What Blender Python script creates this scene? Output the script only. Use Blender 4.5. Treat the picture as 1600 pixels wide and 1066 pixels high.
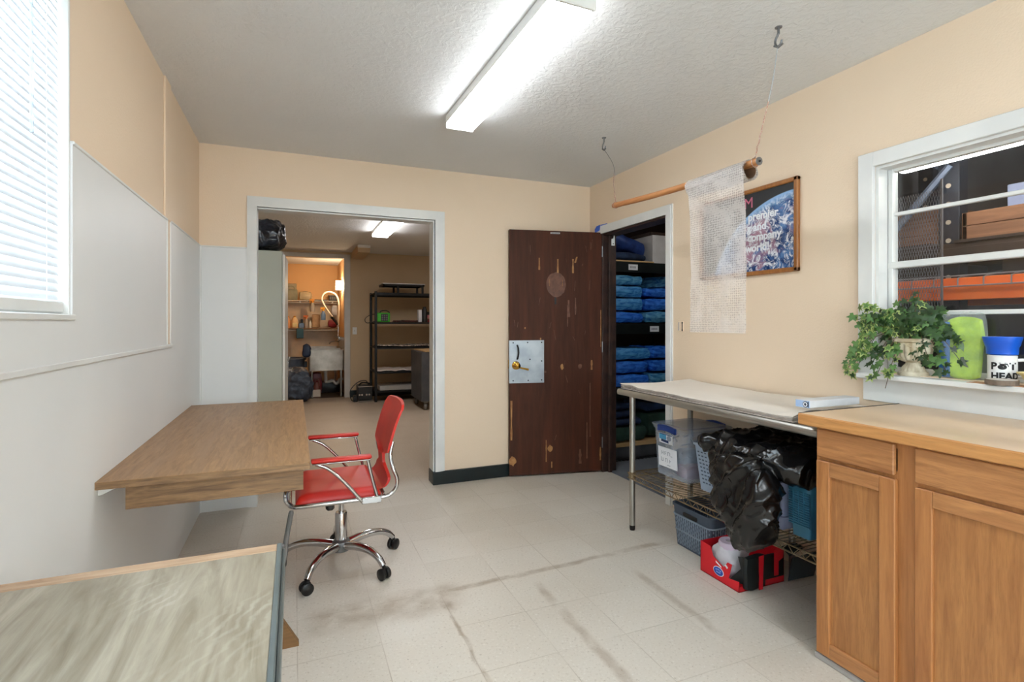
import bpy, bmesh, math, random
from mathutils import Vector, Matrix, noise as mnoise
from math import sin, cos, pi, radians, hypot

scene = bpy.context.scene
for o in list(bpy.data.objects):
    bpy.data.objects.remove(o, do_unlink=True)
COL = scene.collection

# ------------------------------------------------------------------ camera
cam_d = bpy.data.cameras.new('camera')
cam_d.sensor_width = 36.0
cam_d.lens = 36.0 * 819.0 / 1600.0
cam_d.shift_y = -28.0 / 1600.0
cam_d.clip_start = 0.02
cam = bpy.data.objects.new('camera', cam_d)
COL.objects.link(cam)
cam.location = (0, 0, 1.25)
cam.rotation_euler = (pi / 2, 0, -math.atan2(340, 819))
scene.camera = cam

# ------------------------------------------------------------------ world, exposure
world = bpy.data.worlds.new('daylight')
scene.world = world
world.use_nodes = True
bg = world.node_tree.nodes['Background']
bg.inputs['Color'].default_value = (0.80, 0.92, 1.0, 1)
bg.inputs['Strength'].default_value = 9.0
scene.view_settings.view_transform = 'Standard'
scene.view_settings.look = 'None'
scene.view_settings.exposure = 0.43
scene.view_settings.gamma = 1.0
scene.view_settings.use_curve_mapping = False
LAMP_MAIN = 15.0      # lit diffuser of the office fixture
FILL_REAR = 19.0      # unseen office fixture added behind the camera, for fill light
LAMP_FAR = 19.0        # fixture of the room beyond the opening
LAMP_SINK = 62.0      # small wall lamp above the sink
FILL_CLOSET = 24.0     # unseen lamp added on the closet ceiling to light the packs
LAMP_STORE = 27.0      # tube in the store behind the inner window, and the added light there

# ------------------------------------------------------------------ helpers: colours and materials
def lin(c):
    out = []
    for v in c[:3]:
        v = v / 255.0
        out.append(v / 12.92 if v <= 0.04045 else ((v + 0.055) / 1.055) ** 2.4)
    return (out[0], out[1], out[2], 1.0)

class NT:
    def __init__(s, name):
        s.mat = bpy.data.materials.new(name)
        s.mat.use_nodes = True
        s.t = s.mat.node_tree
        s.p = s.t.nodes['Principled BSDF']
        s.out = s.t.nodes['Material Output']
        s._co = None
    def node(s, kind):
        return s.t.nodes.new(kind)
    def put(s, sock, v):
        if hasattr(v, 'is_output') or isinstance(v, bpy.types.NodeSocket):
            s.t.links.new(v, sock)
        else:
            sock.default_value = v
    def co(s):
        if s._co is None:
            s._co = s.node('ShaderNodeTexCoord').outputs['Object']
        return s._co
    def map(s, scale=(1, 1, 1), rot=(0, 0, 0), loc=(0, 0, 0), vec=None):
        n = s.node('ShaderNodeMapping')
        s.put(n.inputs['Vector'], vec or s.co())
        n.inputs['Scale'].default_value = scale
        n.inputs['Rotation'].default_value = rot
        n.inputs['Location'].default_value = loc
        return n.outputs[0]
    def xyz(s, vec=None):
        n = s.node('ShaderNodeSeparateXYZ')
        s.put(n.inputs[0], vec or s.co())
        return n.outputs[0], n.outputs[1], n.outputs[2]
    def math(s, op, a, b=0.0, c=None, clamp=False):
        n = s.node('ShaderNodeMath'); n.operation = op; n.use_clamp = clamp
        s.put(n.inputs[0], a); s.put(n.inputs[1], b)
        if c is not None: s.put(n.inputs[2], c)
        return n.outputs[0]
    def noise(s, scale, detail=3, vec=None, rough=0.5, dist=0.0):
        n = s.node('ShaderNodeTexNoise')
        s.put(n.inputs['Vector'], vec or s.co())
        n.inputs['Scale'].default_value = scale
        n.inputs['Detail'].default_value = detail
        n.inputs['Roughness'].default_value = rough
        n.inputs['Distortion'].default_value = dist
        return n.outputs['Fac']
    def voro(s, scale, vec=None, feature='F1', out='Distance', rnd=1.0):
        n = s.node('ShaderNodeTexVoronoi'); n.feature = feature
        s.put(n.inputs['Vector'], vec or s.co())
        n.inputs['Scale'].default_value = scale
        n.inputs['Randomness'].default_value = rnd
        return n.outputs[out]
    def ramp(s, fac, lo, hi):
        n = s.node('ShaderNodeMapRange'); n.clamp = True
        s.put(n.inputs['Value'], fac)
        n.inputs['From Min'].default_value = lo; n.inputs['From Max'].default_value = hi
        return n.outputs[0]
    def mix(s, fac, a, b):
        n = s.node('ShaderNodeMix'); n.data_type = 'RGBA'
        s.put(n.inputs[0], fac)
        s.put(n.inputs[6], a); s.put(n.inputs[7], b)
        return n.outputs[2]
    def bump(s, height, strength=0.3, dist=0.002):
        n = s.node('ShaderNodeBump')
        n.inputs['Strength'].default_value = strength
        n.inputs['Distance'].default_value = dist
        s.put(n.inputs['Height'], height)
        s.put(s.p.inputs['Normal'], n.outputs[0])
        return n.outputs[0]
    def set(s, **k):
        for a, v in k.items():
            s.put(s.p.inputs[a.replace('_', ' ')], v)
        return s

def M(name, c, rough=0.5, metal=0.0, c2=None, nscale=8.0, bump=None, coat=0.0, spec=0.5, stretch=(1, 1, 1)):
    """plain procedural material: two tones mixed by noise, with an optional noise bump"""
    t = NT(name)
    vec = t.map(stretch)
    if c2 is None:
        c2 = tuple(max(0, v * 0.93) for v in c)
    t.set(Base_Color=t.mix(t.ramp(t.noise(nscale, 4, vec), 0.35, 0.65), lin(c), lin(c2)),
          Roughness=rough, Metallic=metal)
    t.p.inputs['Specular IOR Level'].default_value = spec
    if coat:
        t.p.inputs['Coat Weight'].default_value = coat
        t.p.inputs['Coat Roughness'].default_value = 0.1
    if bump:
        t.bump(t.noise(bump[0], 4, vec), bump[1], bump[2])
    return t.mat

def emit(name, c, strength):
    t = NT(name)
    t.set(Base_Color=lin(c), Emission_Color=lin(c), Emission_Strength=strength)
    return t.mat

def clear(name, c, solid, rough=0.08, bump=None, veil=None):
    """clear film or plastic: part lets light straight through, part is a glossy tinted skin"""
    t = NT(name)
    t.set(Base_Color=lin(c), Roughness=rough)
    tr = t.node('ShaderNodeBsdfTransparent')
    tr.inputs[0].default_value = (0.97, 0.98, 1, 1)
    mx = t.node('ShaderNodeMixShader')
    if veil:
        v = t.ramp(t.noise(veil, 4), 0.3, 0.7)
        t.put(mx.inputs[0], t.math('MULTIPLY_ADD', v, solid * 0.5, solid * 0.75))
    else:
        mx.inputs[0].default_value = solid
    t.t.links.new(tr.outputs[0], mx.inputs[1])
    t.t.links.new(t.p.outputs[0], mx.inputs[2])
    t.t.links.new(mx.outputs[0], t.out.inputs['Surface'])
    if bump:
        t.bump(t.noise(bump[0], 3), bump[1], bump[2])
    return t.mat

def wood(name, c1, c2, axis='Y', rough=0.45, fine=1.0, c3=None, seam=None, contrast=(0.3, 0.7)):
    """long grain along one object axis"""
    t = NT(name)
    sc = {'X': (1.2, 14, 14), 'Y': (14, 1.2, 14), 'Z': (14, 14, 1.2)}[axis]
    v = t.map(tuple(q * fine for q in sc))
    g = t.noise(1.6, 5, v, 0.6, 0.9)
    f = t.noise(9.0, 3, v, 0.6)
    big = t.noise(0.55, 3, v, 0.5, 1.2)
    col = t.mix(t.ramp(g, *contrast), lin(c1), lin(c2))
    col = t.mix(t.math('MULTIPLY', t.ramp(f, 0.5, 0.8), 0.35), col, lin(tuple(q * 0.7 for q in c2)))
    if c3:
        col = t.mix(t.math('MULTIPLY', t.ramp(big, 0.45, 0.75), 0.8), col, lin(c3))
    t.set(Base_Color=col, Roughness=rough)
    t.bump(f, 0.12, 0.001)
    return t.mat

# ------------------------------------------------------------------ helpers: mesh building
class MB:
    def __init__(s):
        s.v = []; s.f = []; s.mi = []; s.m = 0
    def add(s, verts, faces, mtx=None):
        b = len(s.v)
        if mtx is not None:
            verts = [mtx @ Vector(p) for p in verts]
        s.v += [tuple(p) for p in verts]
        for fc in faces:
            s.f.append(tuple(b + i for i in fc)); s.mi.append(s.m)
        return s
    def box(s, x0, x1, y0, y1, z0, z1, bv=0.0, mtx=None, seg=1):
        bm = bmesh.new()
        bmesh.ops.create_cube(bm, size=1.0)
        for v in bm.verts:
            v.co = Vector(((x0 + x1) / 2 + v.co.x * (x1 - x0), (y0 + y1) / 2 + v.co.y * (y1 - y0), (z0 + z1) / 2 + v.co.z * (z1 - z0)))
        if bv > 0:
            bv = min(bv, 0.45 * min(abs(x1 - x0), abs(y1 - y0), abs(z1 - z0)))
            bmesh.ops.bevel(bm, geom=list(bm.edges), offset=bv, segments=seg, affect='EDGES', profile=0.5)
        bm.verts.ensure_lookup_table()
        s.add([v.co.copy() for v in bm.verts], [[v.index for v in f.verts] for f in bm.faces], mtx)
        bm.free()
        return s
    def tube(s, pts, r, n=8, caps=True, closed=False):
        pts = [Vector(p) for p in pts]
        N = len(pts)
        rs = r if isinstance(r, (list, tuple)) else [r] * N
        verts = []; faces = []
        prev = None
        for i, p in enumerate(pts):
            if closed:
                d = pts[(i + 1) % N] - pts[i - 1]
            else:
                d = pts[min(i + 1, N - 1)] - pts[max(i - 1, 0)]
            if d.length < 1e-9: d = Vector((0, 0, 1))
            d.normalize()
            if prev is None:
                a = Vector((0, 0, 1)) if abs(d.z) < 0.9 else Vector((1, 0, 0))
                nrm = d.cross(a).normalized()
            else:
                nrm = (prev - d * prev.dot(d))
                if nrm.length < 1e-6:
                    nrm = d.orthogonal()
                nrm.normalize()
            prev = nrm
            bi = d.cross(nrm)
            for k in range(n):
                a = 2 * pi * k / n
                verts.append(p + (nrm * cos(a) + bi * sin(a)) * rs[i])
        for i in range(N if closed else N - 1):
            j = (i + 1) % N
            for k in range(n):
                k2 = (k + 1) % n
                faces.append((i * n + k, i * n + k2, j * n + k2, j * n + k))
        if caps and not closed:
            faces.append(tuple(range(n - 1, -1, -1)))
            faces.append(tuple((N - 1) * n + k for k in range(n)))
        return s.add(verts, faces)
    def lathe(s, prof, c, n=24, mtx=None, flute=None):
        """profile of (radius, height) around a vertical axis at c"""
        verts = []; faces = []
        for (r, z) in prof:
            for k in range(n):
                a = 2 * pi * k / n
                rr = r
                if flute: rr = r * flute(a, z)
                verts.append((c[0] + rr * cos(a), c[1] + rr * sin(a), c[2] + z))
        for i in range(len(prof) - 1):
            for k in range(n):
                k2 = (k + 1) % n
                faces.append((i * n + k, i * n + k2, (i + 1) * n + k2, (i + 1) * n + k))
        if prof[0][0] > 1e-5: faces.append(tuple(range(n - 1, -1, -1)))
        if prof[-1][0] > 1e-5: faces.append(tuple((len(prof) - 1) * n + k for k in range(n)))
        return s.add(verts, faces, mtx)
    def prism(s, poly, fn, h0, h1):
        """extrude polygon; fn(u, v, h) gives the point"""
        n = len(poly)
        verts = [fn(u, v, h0) for u, v in poly] + [fn(u, v, h1) for u, v in poly]
        faces = [tuple(range(n - 1, -1, -1)), tuple(range(n, 2 * n))]
        for i in range(n):
            j = (i + 1) % n
            faces.append((i, j, n + j, n + i))
        return s.add(verts, faces)
    def grid(s, fn, nu, nv, thick=None):
        """surface fn(u,v) 0..1; thick = offset vector function or constant vector for a second skin"""
        verts = []; faces = []
        for j in range(nv + 1):
            for i in range(nu + 1):
                verts.append(Vector(fn(i / nu, j / nv)))
        W = nu + 1
        for j in range(nv):
            for i in range(nu):
                faces.append((j * W + i, j * W + i + 1, (j + 1) * W + i + 1, (j + 1) * W + i))
        if thick is not None:
            t = Vector(thick) if not callable(thick) else None
            B = len(verts)
            for j in range(nv + 1):
                for i in range(nu + 1):
                    verts.append(verts[j * W + i] + (t if t is not None else Vector(thick(i / nu, j / nv))))
            for j in range(nv):
                for i in range(nu):
                    faces.append((B + (j + 1) * W + i, B + (j + 1) * W + i + 1, B + j * W + i + 1, B + j * W + i))
            rim = [i for i in range(W)] + [j * W + nu for j in range(1, nv + 1)] + [nv * W + i for i in range(nu - 1, -1, -1)] + [j * W for j in range(nv - 1, 0, -1)]
            for a in range(len(rim)):
                b = (a + 1) % len(rim)
                faces.append((rim[b], rim[a], B + rim[a], B + rim[b]))
        return s.add(verts, faces)
    def lump(s, c, size, seed=0, amp=0.02, freq=6.0, round_=0.3, cuts=8, crease=0.0, mtx=None, fn=None):
        """soft box: a subdivided rounded block pushed about by noise"""
        bm = bmesh.new()
        bmesh.ops.create_cube(bm, size=2.0)
        bmesh.ops.subdivide_edges(bm, edges=list(bm.edges), cuts=cuts, use_grid_fill=True)
        h = Vector(size) / 2
        off = Vector((seed * 7.31, seed * 3.17, seed * 1.93))
        for v in bm.verts:
            p = v.co.copy()
            q = p.normalized()
            k = max(abs(p.x), abs(p.y), abs(p.z))
            p = p * (1 - round_) + q * 1.18 * round_
            w = Vector((p.x * h.x, p.y * h.y, p.z * h.z))
            q3 = (w + off) * freq
            nz = Vector((mnoise.noise(q3), mnoise.noise(q3 + Vector((17.3, 4.1, 9.7))), mnoise.noise(q3 + Vector((3.9, 28.4, 13.2)))))
            w = w + nz * amp
            if crease:
                cz = 1 - abs(mnoise.noise((w * freq * 2.2 + off * 2))) * 4
                w = w + q * max(0, cz) * crease
            if fn: w = Vector(fn(w))
            v.co = w + Vector(c)
        bm.verts.ensure_lookup_table()
        s.add([v.co.copy() for v in bm.verts], [[v.index for v in f.verts] for f in bm.faces], mtx)
        bm.free()
        return s
    def ball(s, c, r, n=10):
        prof = [(max(1e-4, r * sin(pi * i / n)), -r * cos(pi * i / n)) for i in range(n + 1)]
        return s.lathe(prof, c, max(8, n))
    def text(s, string, fn, size=1.0, bold=0.0, depth=0.002, align='LEFT', shear=0.0):
        """lettering; fn(u, v, h) places each letter point"""
        cu = bpy.data.curves.new('lettering', 'FONT')
        cu.body = string; cu.size = size; cu.offset = bold; cu.extrude = depth / 2
        cu.align_x = align; cu.resolution_u = 3; cu.shear = shear
        ob = bpy.data.objects.new('lettering', cu)
        COL.objects.link(ob)
        dg = bpy.context.evaluated_depsgraph_get()
        me = bpy.data.meshes.new_from_object(ob.evaluated_get(dg))
        verts = [fn(v.co.x, v.co.y, v.co.z + depth / 2) for v in me.vertices]
        faces = [tuple(p.vertices) for p in me.polygons]
        bpy.data.objects.remove(ob, do_unlink=True)
        bpy.data.curves.remove(cu); bpy.data.meshes.remove(me)
        return s.add(verts, faces)
    def remesh(s, voxel, fn=None):
        """fuse what is in the builder into one skin"""
        me = bpy.data.meshes.new('skin'); me.from_pydata([tuple(p) for p in s.v], [], s.f)
        ob = bpy.data.objects.new('skin', me); COL.objects.link(ob)
        md = ob.modifiers.new('r', 'REMESH'); md.mode = 'VOXEL'; md.voxel_size = voxel
        m2 = ob.modifiers.new('s', 'SMOOTH'); m2.iterations = 4
        dg = bpy.context.evaluated_depsgraph_get()
        m = bpy.data.meshes.new_from_object(ob.evaluated_get(dg))
        s.v = []; s.f = []; s.mi = []
        vs = []
        for v in m.vertices:
            p = v.co.copy()
            if fn: p = fn(p, v.normal)
            vs.append(p)
        s.add(vs, [tuple(p.vertices) for p in m.polygons])
        bpy.data.objects.remove(ob, do_unlink=True); bpy.data.meshes.remove(m); bpy.data.meshes.remove(me)
        return s
    def build(s, name, mats, parent=None, smooth=False, local=False):
        if not isinstance(mats, (list, tuple)): mats = [mats]
        me = bpy.data.meshes.new(name)
        vs = [Vector(p) for p in s.v]
        if parent is not None:
            if not local:
                inv = WORLD[parent].inverted()
                vs = [inv @ p for p in vs]
            org = Vector((0, 0, 0))
        else:
            lo = Vector((min(p.x for p in vs), min(p.y for p in vs), min(p.z for p in vs)))
            hi = Vector((max(p.x for p in vs), max(p.y for p in vs), max(p.z for p in vs)))
            org = Vector(((lo.x + hi.x) / 2, (lo.y + hi.y) / 2, lo.z))
            vs = [p - org for p in vs]
        me.from_pydata([tuple(p) for p in vs], [], s.f)
        for m in mats: me.materials.append(m)
        me.polygons.foreach_set('material_index', s.mi)
        if smooth:
            me.polygons.foreach_set('use_smooth', [True] * len(me.polygons))
            me.set_sharp_from_angle(angle=radians(smooth if smooth > 1 else 38))
        bm = bmesh.new(); bm.from_mesh(me)
        bmesh.ops.recalc_face_normals(bm, faces=list(bm.faces)); bm.to_mesh(me); bm.free()
        me.update()
        ob = bpy.data.objects.new(name, me)
        COL.objects.link(ob)
        if parent is not None:
            ob.parent = parent
            WORLD[ob] = WORLD[parent].copy()
        else:
            ob.location = org
            WORLD[ob] = Matrix.Translation(org)
        return ob

WORLD = {}
def tag(o, label, cat, group=None):
    o['label'] = label; o['category'] = cat
    if group: o['group'] = group
    return o
def thing(name, label, cat, loc=(0, 0, 0), rotz=0.0, group=None):
    o = bpy.data.objects.new(name, None)
    o.empty_display_size = 0.05
    COL.objects.link(o)
    o.location = loc; o.rotation_euler = (0, 0, rotz)
    WORLD[o] = Matrix.Translation(Vector(loc)) @ Matrix.Rotation(rotz, 4, 'Z')
    return tag(o, label, cat, group)
def struct(name, mb, mats, parent=None, smooth=False):
    """setting: kept with its origin at the world's origin so that its pattern lines up"""
    o = mb.build(name, mats, parent, smooth)
    if parent is None:
        off = o.location.copy()
        o.data.transform(Matrix.Translation(off)); o.location = (0, 0, 0)
        WORLD[o] = Matrix.Identity(4)
        o['kind'] = 'structure'
    return o
def copy_thing(root, loc, rotz=None, label=None):
    r = root.copy(); COL.objects.link(r); r.location = loc
    if rotz is not None: r.rotation_euler = (0, 0, rotz)
    if label: r['label'] = label
    for ch in [c for c in bpy.data.objects if c.parent == root]:
        c = ch.copy(); COL.objects.link(c); c.parent = r
        for g in [q for q in bpy.data.objects if q.parent == ch]:
            d = g.copy(); COL.objects.link(d); d.parent = c
    return r
def spline(pts, n=6):
    P = [Vector(p) for p in pts]
    P = [P[0] * 2 - P[1]] + P + [P[-1] * 2 - P[-2]]
    out = []
    for i in range(1, len(P) - 2):
        for k in range(n):
            t = k / n
            a, b, c, d = P[i - 1], P[i], P[i + 1], P[i + 2]
            out.append(0.5 * ((2 * b) + (c - a) * t + (2 * a - 5 * b + 4 * c - d) * t * t + (3 * b - a - 3 * c + d) * t ** 3))
    out.append(P[-2])
    return out
rng = random.Random(11)
# ------------------------------------------------------------------ materials
def m_wall(name, c, c2):
    t = NT(name)
    n = t.noise(1.3, 4)
    f = t.noise(130, 3)
    t.set(Base_Color=t.mix(t.ramp(n, 0.3, 0.7), lin(c), lin(c2)), Roughness=0.62)
    t.bump(f, 0.35, 0.0025)
    return t.mat
WALL = m_wall('beige painted wall', (240, 217, 190), (236, 213, 185))
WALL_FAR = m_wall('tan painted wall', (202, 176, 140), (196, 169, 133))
WALL_SINK = m_wall('ochre painted wall', (222, 176, 120), (214, 168, 112))
WALL_STORE = M('dim grey store wall', (92, 90, 94), 0.8, c2=(70, 68, 72), nscale=2)
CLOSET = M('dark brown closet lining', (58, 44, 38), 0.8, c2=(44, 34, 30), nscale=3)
PANEL = M('pale grey wall panel', (230, 230, 228), 0.42, c2=(225, 226, 225), nscale=1.5, bump=(160, 0.12, 0.001))
TRIMW = M('white painted trim', (232, 232, 228), 0.38, c2=(222, 222, 219), nscale=4)
TRIMG = M('cream grey trim', (206, 201, 192), 0.45, c2=(196, 190, 180), nscale=4)
BASE = M('black green vinyl baseboard', (20, 34, 36), 0.35, c2=(15, 27, 29))
def m_ceiling():
    t = NT('knockdown textured ceiling')
    a = t.noise(34, 4, None, 0.55, 0.6)
    b = t.noise(120, 3)
    hgt = t.math('ADD', t.ramp(a, 0.42, 0.60), t.math('MULTIPLY', b, 0.35))
    t.set(Base_Color=t.mix(t.ramp(t.noise(2.0, 3), 0.3, 0.7), lin((226, 226, 225)), lin((222, 222, 221))), Roughness=0.8)
    t.bump(hgt, 0.28, 0.005)
    return t.mat
CEIL = m_ceiling()
def m_floor():
    t = NT('speckled vinyl floor tile')
    x, y, z = t.xyz()
    def seam(c, off):
        f = t.math('FRACT', t.math('DIVIDE', t.math('ADD', c, off), 0.305))
        d = t.math('ABSOLUTE', t.math('SUBTRACT', f, 0.5))
        return t.ramp(d, 0.4915, 0.4975)
    s = t.math('MAXIMUM', seam(x, 100 * 0.305 - 0.62), seam(y, 100 * 0.305 - 2.38))
    # each tile a slightly different tone
    cx_ = t.math('FLOOR', t.math('DIVIDE', t.math('ADD', x, 100 * 0.305 - 0.62), 0.305))
    cy_ = t.math('FLOOR', t.math('DIVIDE', t.math('ADD', y, 100 * 0.305 - 2.38), 0.305))
    cmb = t.node('ShaderNodeCombineXYZ'); t.put(cmb.inputs[0], cx_); t.put(cmb.inputs[1], cy_)
    wn = t.node('ShaderNodeTexWhiteNoise'); t.put(wn.inputs['Vector'], cmb.outputs[0])
    tone = t.mix(wn.outputs['Value'], lin((216, 208, 196)), lin((209, 200, 187)))
    tone = t.mix(t.math('MULTIPLY', t.ramp(t.noise(1.1, 5), 0.42, 0.72), 0.55), tone, lin((196, 182, 164)))
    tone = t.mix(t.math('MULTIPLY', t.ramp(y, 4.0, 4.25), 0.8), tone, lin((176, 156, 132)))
    spk = t.noise(95, 2, t.map((1, 1, 1), (0, 0, 0.4)), 0.6)
    tone = t.mix(t.math('MULTIPLY', t.ramp(spk, 0.60, 0.72), 0.42), tone, lin((140, 120, 98)))
    tone = t.mix(t.math('MULTIPLY', t.ramp(spk, 0.40, 0.28), 0.45), tone, lin((236, 232, 224)))
    dots = t.voro(14.0)
    tone = t.mix(t.math('MULTIPLY', t.ramp(dots, 0.045, 0.02), 0.55), tone, lin((82, 70, 60)))
    wob = t.math('MULTIPLY', t.math('SUBTRACT', t.noise(5.0, 3), 0.5), 0.06)
    brk = t.ramp(t.noise(9.0, 4), 0.30, 0.62)
    def band(c, c0, hw, o, o0, o1, amt):
        d = t.math('ABSOLUTE', t.math('SUBTRACT', t.math('ADD', c, wob), c0))
        m = t.ramp(d, hw, hw * 0.35)
        e = t.math('MULTIPLY', t.ramp(o, o0 - 0.03, o0 + 0.05), t.ramp(o, o1 + 0.05, o1 - 0.05))
        return t.math('MULTIPLY', t.math('MULTIPLY', m, e), t.math('MULTIPLY', brk, amt))
    yy = t.math('MULTIPLY_ADD', x, -0.05, y)
    marks = [band(yy, 2.335, 0.030, x, 0.55, 1.95, 0.75), band(yy, 2.335, 0.014, x, 0.60, 1.9, 0.7), band(yy, 2.32, 0.13, x, 0.05, 0.70, 0.65),
             band(x, 1.075, 0.032, y, 1.45, 2.25, 0.6), band(x, 1.585, 0.03, y, 1.6, 2.18, 0.55),
             band(x, 0.625, 0.05, y, 2.2, 2.42, 0.9), band(x, 0.622, 0.012, y, 1.6, 2.35, 0.8), band(yy, 2.25, 0.10, x, 0.35, 0.68, 0.5)]
    tot = marks[0]
    for m in marks[1:]: tot = t.math('MAXIMUM', tot, m)
    tone = t.mix(t.math('MULTIPLY', tot, 0.72), tone, lin((140, 116, 90)))
    tone = t.mix(t.math('MULTIPLY', s, t.ramp(t.noise(3, 3), 0.35, 0.8)), tone, lin((160, 145, 126)))
    r = t.math('MULTIPLY_ADD', t.noise(3.0, 4), 0.3, 0.30)
    t.set(Base_Color=tone, Roughness=t.math('ADD', r, t.math('MULTIPLY', tot, 0.3)))
    t.bump(t.math('MULTIPLY', s, -1.0), 0.25, 0.0008)
    return t.mat
FLOOR = m_floor()
FLOOR_G = M('grey painted floor', (128, 134, 142), 0.5, c2=(112, 117, 126), nscale=4)
FLOOR_D = M('stained concrete floor', (112, 92, 68), 0.45, c2=(92, 72, 52), nscale=3)
CHROME = M('polished chrome', (205, 205, 206), 0.12, 1.0, c2=(196, 196, 198), nscale=3)
STEEL = M('brushed stainless steel', (186, 184, 178), 0.34, 1.0, c2=(172, 170, 164), nscale=4)
SINK = M('dull stainless steel', (196, 190, 180), 0.42, 0.85, c2=(166, 158, 146), nscale=7)
WIRE = M('zinc plated wire', (168, 150, 120), 0.32, 0.9, c2=(140, 122, 96), nscale=20)
GALV = M('dull grey metal', (140, 142, 144), 0.4, 0.8, c2=(120, 122, 125))
BLACKP = M('black plastic', (18, 18, 19), 0.42, c2=(16, 16, 17))
BLACKM = M('black metal', (24, 23, 23), 0.45, 0.3, c2=(17, 16, 16))
GREYP = M('grey plastic', (92, 98, 108), 0.5, c2=(82, 88, 98))
WHITEP = M('white plastic', (232, 232, 228), 0.4, c2=(226, 226, 222))
CAB = M('grey green painted steel cabinet', (158, 158, 144), 0.42, c2=(150, 150, 136), nscale=2)
RED = M('red leather', (212, 44, 30), 0.42, c2=(196, 34, 24), nscale=5, bump=(220, 0.10, 0.001))
REDB = M('red printed card', (220, 18, 36), 0.45, c2=(208, 14, 32), nscale=4)
BRASS = M('polished brass', (222, 176, 84), 0.16, 1.0, c2=(204, 156, 66))
DESK = wood('brown walnut laminate', (176, 136, 94), (136, 100, 66), 'Y', 0.42, 3.2, (160, 126, 94), contrast=(0.30, 0.72))
DESK_E = wood('brown walnut edging', (150, 116, 80), (100, 74, 50), 'X', 0.5, 3.2, contrast=(0.34, 0.68))
def m_grey_desk():
    t = NT('weathered grey wood laminate')
    v = t.map((15, 1.6, 15), (0, 0, -0.55))
    g = t.noise(1.4, 6, v, 0.62, 1.3)
    f = t.noise(7, 4, v, 0.6)
    w = t.node('ShaderNodeTexWave'); t.put(w.inputs['Vector'], t.map((0.6, 1, 1), (0, 0, 0.3)))
    w.inputs['Scale'].default_value = 22; w.inputs['Distortion'].default_value = 7; w.inputs['Detail'].default_value = 3
    col = t.mix(t.ramp(g, 0.25, 0.72), lin((178, 168, 150)), lin((126, 114, 94)))
    col = t.mix(t.math('MULTIPLY', t.ramp(w.outputs['Fac'], 0.5, 1.0), t.math('MULTIPLY', t.ramp(t.noise(2.2, 3), 0.55, 0.7), 0.5)), col, lin((208, 202, 190)))
    col = t.mix(t.math('MULTIPLY', t.ramp(t.noise(5, 4, t.map((2.2, 1, 1), (0, 0, -0.55))), 0.58, 0.75), 0.5), col, lin((112, 98, 80)))
    col = t.mix(t.math('MULTIPLY', t.ramp(f, 0.5, 0.75), 0.3), col, lin((120, 104, 84)))
    t.set(Base_Color=col, Roughness=0.4)
    t.bump(f, 0.1, 0.001)
    return t.mat
DESK_G = m_grey_desk()
DESK_GE = M('grey plastic edging', (104, 112, 112), 0.4, c2=(92, 100, 100))
OAK = wood('honey oak', (190, 130, 76), (156, 98, 54), 'Z', 0.40, 1.3, (186, 126, 76))
OAK_H = wood('honey oak cross grain', (196, 138, 86), (150, 98, 58), 'Y', 0.40, 2.0, (178, 120, 74))
OAK_P = wood('honey oak panel', (184, 128, 74), (152, 98, 56), 'Z', 0.42, 2.2)
COUNTER = M('tan laminate worktop', (216, 188, 156), 0.34, c2=(209, 180, 148), nscale=6)
COUNTER_E = wood('oak worktop edge', (214, 156, 96), (182, 124, 70), 'Y', 0.36, 1.2)
FRAME_O = wood('oak picture frame wood', (176, 116, 58), (140, 86, 40), 'Z', 0.35, 1.4)
ROD = wood('pine rod', (206, 146, 92), (176, 112, 64), 'Y', 0.5, 1.5)
DOOR = wood('dark brown varnished door', (82, 46, 30), (58, 31, 20), 'Z', 0.55, 1.2, (94, 50, 32), contrast=(0.2, 0.8))
DOOR.node_tree.nodes['Principled BSDF'].inputs['Specular IOR Level'].default_value = 0.22
DOOR_L = M('bare wood under chipped varnish', (178, 128, 74), 0.6, c2=(150, 98, 52), nscale=30)
DOOR_S = M('scuffed varnish', (116, 74, 52), 0.5, c2=(92, 56, 40), nscale=25)
DOOR_J = M('dark brown jamb', (66, 44, 36), 0.5, c2=(46, 32, 28), nscale=14)
PLATE = M('scuffed aluminium plate', (172, 178, 182), 0.38, 0.55, c2=(150, 156, 162), nscale=9)
PAPERM = M('newsprint paper', (238, 230, 220), 0.8, c2=(233, 225, 214), nscale=3)
PAPERG = M('layered paper edges', (216, 206, 196), 0.8, c2=(168, 156, 148), nscale=22, stretch=(1, 1, 14))
CARD_W = M('white card', (228, 228, 230), 0.6)
LABELW = M('white paper label', (236, 238, 242), 0.6, c2=(230, 232, 238))
INK = M('black ink', (18, 18, 22), 0.5)
INK_S = M('faint grey ink', (150, 156, 168), 0.6)
BAGB = M('black bin liner', (10, 10, 11), 0.2, c2=(7, 7, 8))
BAGN = M('navy bin liner', (24, 32, 46), 0.28, c2=(16, 22, 34), bump=(22, 0.5, 0.01), coat=0.3)
NAVY = M('navy padded cloth', (46, 78, 150), 0.5, c2=(28, 50, 108), nscale=9, bump=(30, 0.5, 0.006))
NAVY_D = M('dark navy blanket', (36, 60, 96), 0.8, c2=(22, 40, 68), nscale=9, bump=(60, 0.5, 0.004))
GREEN_D = M('dark green blanket', (44, 76, 64), 0.85, c2=(32, 58, 48), nscale=9, bump=(60, 0.5, 0.004))
def m_pack(name, a, b):
    t = NT(name)
    v = t.map((1, 1, 3.2))
    n = t.noise(9, 4, v, 0.6, 1.5)
    col = t.mix(t.ramp(n, 0.36, 0.66), lin(a), lin(b))
    t.set(Base_Color=col, Roughness=0.26)
    t.p.inputs['Coat Weight'].default_value = 0.6
    t.p.inputs['Coat Roughness'].default_value = 0.12
    t.bump(t.noise(16, 4, v, 0.6, 1.0), 0.8, 0.012)
    return t.mat
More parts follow.
